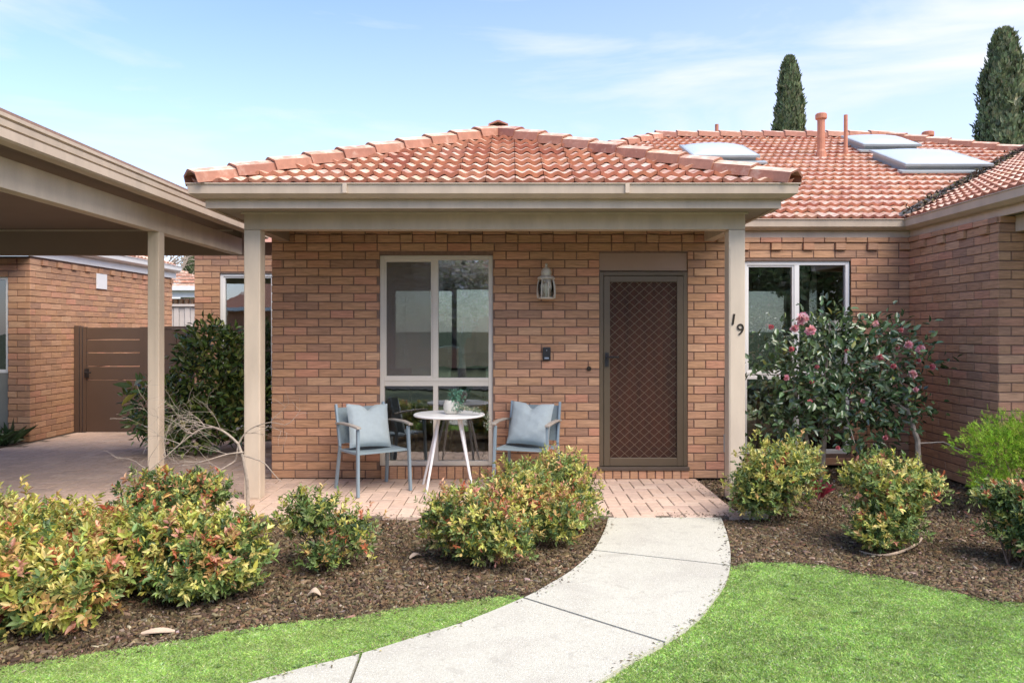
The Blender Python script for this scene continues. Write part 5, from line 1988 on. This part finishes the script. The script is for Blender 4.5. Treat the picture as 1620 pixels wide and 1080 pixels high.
# ================================================================== PORCH FURNITURE
def chair(c, yaw, label, cushion_label):
    """yaw: turn about z; local +x is the sitter's left seen from the front, local -y is the front"""
    root = thing('patio_chair', (c[0], c[1], 0), label, 'chair', 'blue grey patio chairs')
    T = Matrix.Translation((c[0], c[1], 0)) @ Matrix.Rotation(yaw, 4, 'Z')
    tr = lambda *p: T @ Vector(p)
    hw = .26
    def bar(a, b, w_, d_, name, m='blue', par=root, flat=None):
        a, b = Vector(a), Vector(b)
        D = (b - a).normalized()
        X = Vector((1, 0, 0)) - D * D.x
        X.normalize()
        Y = D.cross(X)
        mb = MB()
        vs = []
        for p in (a, b):
            for (i, j) in ((-1, -1), (1, -1), (1, 1), (-1, 1)):
                vs.append(T @ (p + X * i * w_ / 2 + Y * j * d_ / 2))
        mb.add(vs, [(0, 1, 2, 3), (7, 6, 5, 4), (0, 4, 5, 1), (1, 5, 6, 2), (2, 6, 7, 3), (3, 7, 4, 0)])
        return mb.build(name, M[m], par, bevel=.005)
    for s_ in (-1, 1):
        bar((s_ * (hw + .005), -.25, 0), (s_ * (hw - .006), -.222, .612), .026, .036, 'leg')
        bar((s_ * (hw + .005), .27, 0), (s_ * (hw - .01), .205, .40), .026, .036, 'leg')
        bar((s_ * (hw - .01), .206, .402), (s_ * (hw - .012), .315, .80), .024, .034, 'back_post')
        # armrest, slightly curved
        mb = MB()
        pts = [(s_ * (hw + .002), -.27, .618), (s_ * (hw + .012), -.1, .632), (s_ * (hw + .008), .12, .628), (s_ * (hw - .004), .265, .612)]
        vs = []
        for (x, y, z) in pts:
            for (i, j) in ((-.023, 0), (.023, 0), (.023, .02), (-.023, .02)):
                vs.append(tr(x + i, y, z + j))
        fs = [(0, 1, 2, 3), (12 + 3, 12 + 2, 12 + 1, 12)]
        for k in range(3):
            for e in range(4):
                fs.append((4 * k + e, 4 * k + 4 + e, 4 * k + 4 + (e + 1) % 4, 4 * k + (e + 1) % 4))
        mb.add(vs, fs).build('armrest', M['arm'], root, bevel=.006)
    bar((-hw + .03, -.225, .375), (hw - .03, -.225, .375), .03, .024, 'seat_rail')
    bar((-hw + .012, -.21, .385), (-hw + .012, .2, .375), .022, .024, 'side_rail')
    bar((hw - .012, -.21, .385), (hw - .012, .2, .375), .022, .024, 'side_rail')
    bar((-hw + .012, .316, .79), (hw - .012, .316, .79), .022, .03, 'top_rail')
    # sagging sling seat and sling back
    def sling(fn, name):
        n = 10
        mb = MB()
        vs = []
        for side in (0, .006):
            for i in range(n + 1):
                for j in range(n + 1):
                    vs.append(T @ Vector(fn(i / n, j / n, side)))
        m = (n + 1) ** 2
        fs = []
        for i in range(n):
            for j in range(n):
                a = i * (n + 1) + j
                fs.append((a, a + n + 1, a + n + 2, a + 1))
                fs.append((m + a, m + a + 1, m + a + n + 2, m + a + n + 1))
        for i in range(n):
            fs.append((i, i + 1, m + i + 1, m + i)); k = n * (n + 1)
            fs.append((k + i + 1, k + i, m + k + i, m + k + i + 1))
            fs.append(((i + 1) * (n + 1), i * (n + 1), m + i * (n + 1), m + (i + 1) * (n + 1)))
            fs.append((i * (n + 1) + n, (i + 1) * (n + 1) + n, m + (i + 1) * (n + 1) + n, m + i * (n + 1) + n))
        mb.add(vs, fs).build(name, M['sling'], root, smooth=False)
    sling(lambda u, v, s_: (-(hw - .02) + 2 * (hw - .02) * u, -.235 + .45 * v, .392 - .015 * v - .02 * math.sin(PI * u) * math.sin(PI * v) + s_ - (.012 * max(0, .1 - v) / .1)), 'seat')
    sling(lambda u, v, s_: (-(hw - .02) + 2 * (hw - .02) * u, .212 + .096 * v + .015 * math.sin(PI * u) + s_, .43 + .335 * v), 'backrest')
    # cushion
    cu_ = bm_cushion(.43, T @ Matrix.Translation((.0, .10, .60)) @ Matrix.Rotation(math.radians(-19), 4, 'X') @ Matrix.Rotation(math.radians(3), 4, 'Y'))
    o = cu_.build('cushion', M['cushion'], None, smooth=True)
    tag(o, cushion_label, 'cushion', 'duck egg blue cushions')
    return root


def bm_cushion(sz, T):
    n = 22
    mb = MB()
    for s_ in (-1, 1):
        vs = []
        for i in range(n + 1):
            for j in range(n + 1):
                u, v = -1 + 2 * i / n, -1 + 2 * j / n
                edge = (1 - abs(u) ** 3.0) * (1 - abs(v) ** 3.0)
                th_ = .075 * max(0, edge) ** .5
                # pinched sides, chopped top
                x = u * sz / 2 * (1 - .055 * (1 - v * v))
                z = v * sz / 2 * (1 - .055 * (1 - u * u))
                chop = math.exp(-(u / .22) ** 2) * max(0, v - .35) / .65
                z -= .055 * chop
                th_ *= 1 - .35 * chop
                wr = .002 * math.sin(9 * u + 4 * v) * math.sin(7 * v - 3 * u) + .003 * noise.noise(Vector((u * 5, v * 5, s_)))
                vs.append(T @ Vector((x, s_ * (th_ + (wr if edge > .1 else 0)), z)))
        f = []
        for i in range(n):
            for j in range(n):
                a = i * (n + 1) + j
                f.append((a, a + n + 1, a + n + 2, a + 1) if s_ < 0 else (a, a + 1, a + n + 2, a + n + 1))
        mb.add(vs, f)
    return mb


chair((-1.32, 7.22), math.radians(35), 'blue grey metal patio chair left of the round white table', 'pale blue square cushion propped on the left patio chair')
chair((.15, 7.34), math.radians(-17), 'blue grey metal patio chair right of the round white table, behind the shrubs', 'pale blue square cushion propped on the right patio chair')

tb_ = thing('patio_table', (-.6, 7.25, 0), 'round white metal table between the two blue chairs', 'table')
MB().lathe([(.30, 0), (.333, .004), (.340, .010), (.340, .018), (.334, .024), (.05, .026)], (-.6, 7.25, .694), 48).build('tabletop', M['white'], tb_, smooth=False)
for (x0, y0, x1, y1) in ((-.69, 7.18, -.795, 7.03), (-.70, 7.33, -.875, 7.47), (-.505, 7.18, -.36, 7.06), (-.50, 7.33, -.40, 7.47)):
    MB().tube([(x0, y0, .693), (x1, y1, 0)], [.016, .011], 10).build('leg', M['white'], tb_)
fr = MB()
fr.tube([(-.69, 7.18, .675), (-.50, 7.33, .675)], .009, 6)
fr.tube([(-.70, 7.33, .675), (-.505, 7.18, .675)], .009, 6)
fr.build('cross_brace', M['white'], tb_)

pt = thing('potted_succulent', (-.56, 7.25, .72), 'white ceramic pot with trailing succulents on the round white table', 'plant')
MB().lathe([(.05, 0), (.066, .01), (.078, .05), (.078, .09), (.066, .125), (.062, .13), (.056, .125), (.05, .1)], (-.575, 7.22, .7205), 24).build('pot', M['pot'], pt, smooth=True)
m = 700
ang = rng.uniform(0, 2 * PI, m)
hh = rng.random(m)
Pn = np.stack([-.53 + rng.normal(0, .032, m), 7.19 + rng.normal(0, .03, m), .75 + .20 * hh], 1)
leaves('foliage', Pn, rng.normal(size=(m, 3)) + np.array([0, -.2, .3]), rng.uniform(.012, .024, m), .011, palette(m, [(.10, .26, .17), (.16, .34, .24), (.06, .16, .10)], [3, 3, 2]), M['leaf'], pt, kind='stuff')
m = 520
t = rng.random(m)
px_ = -.48 + .22 * t
Pn = np.stack([px_ + rng.normal(0, .015, m), 7.14 - .03 * t + rng.normal(0, .025, m), .735 + .05 * (1 - t) + np.abs(rng.normal(0, .012, m))], 1)
drop = t > .8
Pn[drop, 2] -= rng.random(drop.sum()) * .16
Pn[drop, 0] = -.235 + rng.normal(0, .018, drop.sum())
leaves('trailing_stem', Pn, rng.normal(size=(m, 3)), rng.uniform(.010, .018, m), .010, palette(m, [(.35, .38, .26), (.20, .28, .17), (.5, .46, .36)], [3, 3, 1]), M['leaf'], pt, kind='stuff')

# lantern
lt = thing('wall_lantern', ((864 - CX) / 158, 7.66, 1.95), 'weathered brass coach lantern on the brick wall between window and door', 'lamp')
lx, ly = (864 - CX) / 157, 7.62
lz = lambda py: CZ + (HY - py) / 157
MB().lathe([(.010, 0), (.075, .0), (.082, .006), (.082, .014), (.070, .018)], (lx, ly, lz(473)), 16).build('base_ring', M['pewter'], lt)
MB().lathe([(.084, 0), (.090, .006), (.084, .02), (.06, .035)], (lx, ly, lz(442)), 16).build('collar', M['pewter'], lt)
MB().lathe([(.056, 0), (.050, .010), (.048, .022), (.054, .030), (.054, .05), (.046, .075), (.030, .095), (.013, .105), (.009, .115), (.015, .124), (.012, .134), (.003, .142)], (lx, ly, lz(439)), 16).build('dome', M['pewter'], lt, smooth=True)
cg = MB()
for k in range(8):
    a = 2 * PI * k / 8 + .2
    pts = []
    for t in np.linspace(0, 1, 6):
        r_ = .072 + .016 * math.sin(PI * (.25 + .75 * t)) + .006
        pts.append((lx + r_ * math.cos(a), ly + r_ * math.sin(a), lz(472) + t * (lz(442) - lz(472))))
    cg.tube(pts, .0045, 5)
cg.build('cage_bar', M['pewter'], lt)
MB().lathe([(.070, 0), (.080, .05), (.084, .1), (.080, lz(442) - lz(470))], (lx, ly, lz(471)), 16, cap=False).build('lamp_glass', M['lampglass'], lt, smooth=True)
MB().lathe([(.012, 0), (.014, .03), (.03, .07), (.034, .1), (.02, .135), (.004, .145)], (lx, ly, lz(470)), 12).build('bulb', M['bulb'], lt, smooth=True)
MB().box(lx - .045, lx + .045, WY - .018, WY - .004, lz(470), lz(440)).build('back_plate', M['pewter'], lt, bevel=.004)
MB().tube([(lx, ly + .03, lz(469)), (lx, WY - .01, lz(462))], .012, 6).build('bracket', M['pewter'], lt)

# doorbell
db = thing('doorbell', ((865 - CX) / 154.6, WY, 1.25), 'small black video doorbell on the brick wall left of the door', 'doorbell')
zq = lambda py: CZ + (HY - py) / 155.2
bx_ = (858.5 - CX) / 155.2
MB().box(bx_, bx_ + .082, WY - .034, WY - .004, zq(570), zq(549)).build('body', M['black'], db, bevel=.008)
MB().box(bx_ + .018, bx_ + .062, WY - .0375, WY - .0345, zq(567.5), zq(565)).build('button', M['lens'], db, bevel=.001)
MB().lathe([(.006, 0), (.006, .003)], (0, 0, 0), 12).build('lens', M['lens'], db).matrix_parent_inverse = Matrix.Identity(4)
bpy.data.objects['lens'].location = (bx_ + .041 - db.location.x, WY - .037 - db.location.y, zq(554) - db.location.z)
bpy.data.objects['lens'].rotation_euler = (PI / 2, 0, 0)
kh = thing('door_chime_button', ((932 - CX) / 154.6, WY, 1.12), 'small dark round knob on the bricks just left of the door frame', 'knob')
q_ = MB()
kx, kz = (932 - CX) / 155, CZ - (583 - HY) / 155
q_.tube([(kx, WY - .004, kz), (kx, WY - .014, kz)], .024, 12)
q_.tube([(kx, WY - .014, kz), (kx, WY - .03, kz)], .011, 10)
q_.build('knob', M['digit'], kh)

# house numbers
def digit(ch, px, py, hpx, label):
    c = bpy.data.curves.new('house_number', 'FONT')
    c.body = ch
    c.size = 1.0
    c.extrude = .03
    c.shear = .12 if ch == '1' else 0.0
    o = bpy.data.objects.new('tmp', c)
    COL.objects.link(o)
    dg = bpy.context.evaluated_depsgraph_get()
    dg.update()
    me = bpy.data.meshes.new_from_object(o.evaluated_get(dg))
    bpy.data.objects.remove(o)
    me.name = 'house_number'
    me.materials.clear()
    me.materials.append(M['digit'])
    xs = [v.co.x for v in me.vertices]; ys_ = [v.co.y for v in me.vertices]
    s_ = hpx / 177.0 / (max(ys_) - min(ys_))
    mx0, my0 = (max(xs) + min(xs)) / 2, (max(ys_) + min(ys_)) / 2
    for v in me.vertices:
        v.co = Vector(((v.co.x - mx0) * s_ * (1.25 if ch == '1' else 1.0), (v.co.y - my0) * s_, v.co.z * .12))
    ob = bpy.data.objects.new('house_number', me)
    p = P(px, py, 6.765)
    ob.location = (p.x, 6.767, p.z)
    ob.rotation_euler = (PI / 2, 0, 0)
    COL.objects.link(ob)
    tag(ob, label, 'house number')


digit('1', 1160.5, 505, 17, 'dark metal digit 1 on the right porch post')
digit('9', 1171.5, 521, 18, 'dark metal digit 9 on the right porch post, lower than its neighbour')

# black riser hose left of the right post
hs = thing('black_pipe', ((1147 - CX) / 172, 7.0, 0), 'thin black riser pipe with metal joint left of the numbered post', 'pipe')
hxp, hyp = (1147 - CX) / 172.5, 6.96
MB().tube([(hxp, hyp, 0), (hxp + .002, hyp, .55), (hxp - .002, hyp, CZ - (597 - HY) / 172.5)], .007, 6).build('pipe', M['black'], hs)
MB().tube([(hxp + .0, hyp - .005, .40), (hxp + .0, hyp - .005, .56)], .014, 8).build('joint', M['curb'], hs)

# dining set seen through the window
dt = thing('dining_table', (-1.0, 9.6, .12), 'timber dining table inside the house behind the front window', 'table')
MB().box(-1.75, -.15, 9.3, 10.2, .80, .84).build('tabletop', M['wood'], dt)
for x in (-1.68, -.28):
    for y in (9.35, 10.1):
        MB().box(x, x + .06, y, y + .06, .12, .80).build('leg', M['wood'], dt)
for cxx, lab in ((-1.35, 'timber dining chair inside, behind the left half of the window'), (-.5, 'timber dining chair inside, behind the right half of the window')):
    dc = thing('dining_chair', (cxx, 8.9, .12), lab, 'chair', 'dining chairs inside')
    MB().box(cxx - .21, cxx + .21, 8.75, 9.15, .56, .60).build('seat', M['wood'], dc)
    for x in (-.2, .16):
        for y in (8.76, 9.1):
            MB().tube([(cxx + x + .02, y, .56), (cxx + x * 1.15 + .02, y, .12)], .017, 6).build('leg', M['wood'], dc)
        MB().tube([(cxx + x + .02, 8.77, .6), (cxx + x + .02, 8.70, 1.08)], .015, 6).build('back_post', M['wood'], dc)
    MB().box(cxx - .2, cxx + .2, 8.69, 8.71, .92, 1.08).build('backrest', M['wood'], dc)

# ================================================================== ACROSS THE STREET (seen only as reflections in the glass)
oh = thing('opposite_house', (1, -16, 0), 'brick house with tiled roof across the street, reflected in the windows', 'house')
MB().box(-14, 12, -21, -16, 0, 2.6).build('wall', M['brick'], oh)
r2 = MB()
r2.add([(-14.6, -15.4, 2.6), (12.6, -15.4, 2.6), (12.6, -21.6, 2.6), (-14.6, -21.6, 2.6), (-11.5, -18.5, 4.6), (9.5, -18.5, 4.6)], [(0, 1, 5, 4), (1, 2, 5), (2, 3, 4, 5), (3, 0, 4), (0, 3, 2, 1)])
r2.build('roof', M['cap'], oh)
MB().box(-14.6, 12.6, -15.38, -15.25, 2.45, 2.62).build('gutter', M['white'], oh)
MB().box(-4, -2, -15.99, -15.95, .8, 2.1).build('window', M['whframe'], oh)
MB().box(-3.95, -2.05, -15.94, -15.93, .86, 2.04).build('pane', M['black'], oh)
bl = thing('blossom_tree', (-1.3, -6.2, 0), 'pale blossoming tree at the kerb, reflected in the front window', 'tree')
tw = MB()
tw.tube([(-1.3, -3.9, 0), (-1.3, -3.9, 1.2)], [.09, .07], 8)
for k in range(7):
    a = k * .9
    tw.tube([(-1.3, -3.9, 1.1), (-1.3 + .4 * math.cos(a), -3.9 + .3 * math.sin(a), 1.9), (-1.3 + 1.0 * math.cos(a), -3.9 + .7 * math.sin(a), 2.9)], [.05, .035, .012], 6)
tw.build('trunk', M['bark'], bl)
Pn, d, rr = shell_points(12000, [((-1.3, -3.9, 2.6), (1.05, .9, .85))], inner=.15, lump=.3, zmin=1.4)
n = len(Pn)
leaves('crown', Pn, rng.normal(size=(n, 3)), .08, .06, palette(n, [(.7, .65, .55), (.4, .42, .25), (.75, .7, .66)], [3, 2, 2]), M['petal'], bl)

for (x, y, z, r_, lab) in ((8.6, -6.5, 3.6, 2.9, 'leafy green street tree opposite, reflected in the right window'), (-3.5, -9, 4.0, 1.7, 'leafy green street tree opposite, left of the blossom tree')):
    t_ = thing('street_tree', (x, y, 0), lab, 'tree')
    MB().tube([(x, y, 0), (x, y, z)], [.12, .08], 8).build('trunk', M['bark'], t_)
    Pn, d, rr = shell_points(15000, [((x, y, z), (r_, r_ * .8, 2.2))], inner=.1, lump=.3, zmin=.8)
    n = len(Pn)
    leaves('crown', Pn, rng.normal(size=(n, 3)), .20, .13, palette(n, [(.22, .27, .12), (.34, .38, .18), (.30, .26, .16)], [2, 2, 1]), M['leaf'], t_)
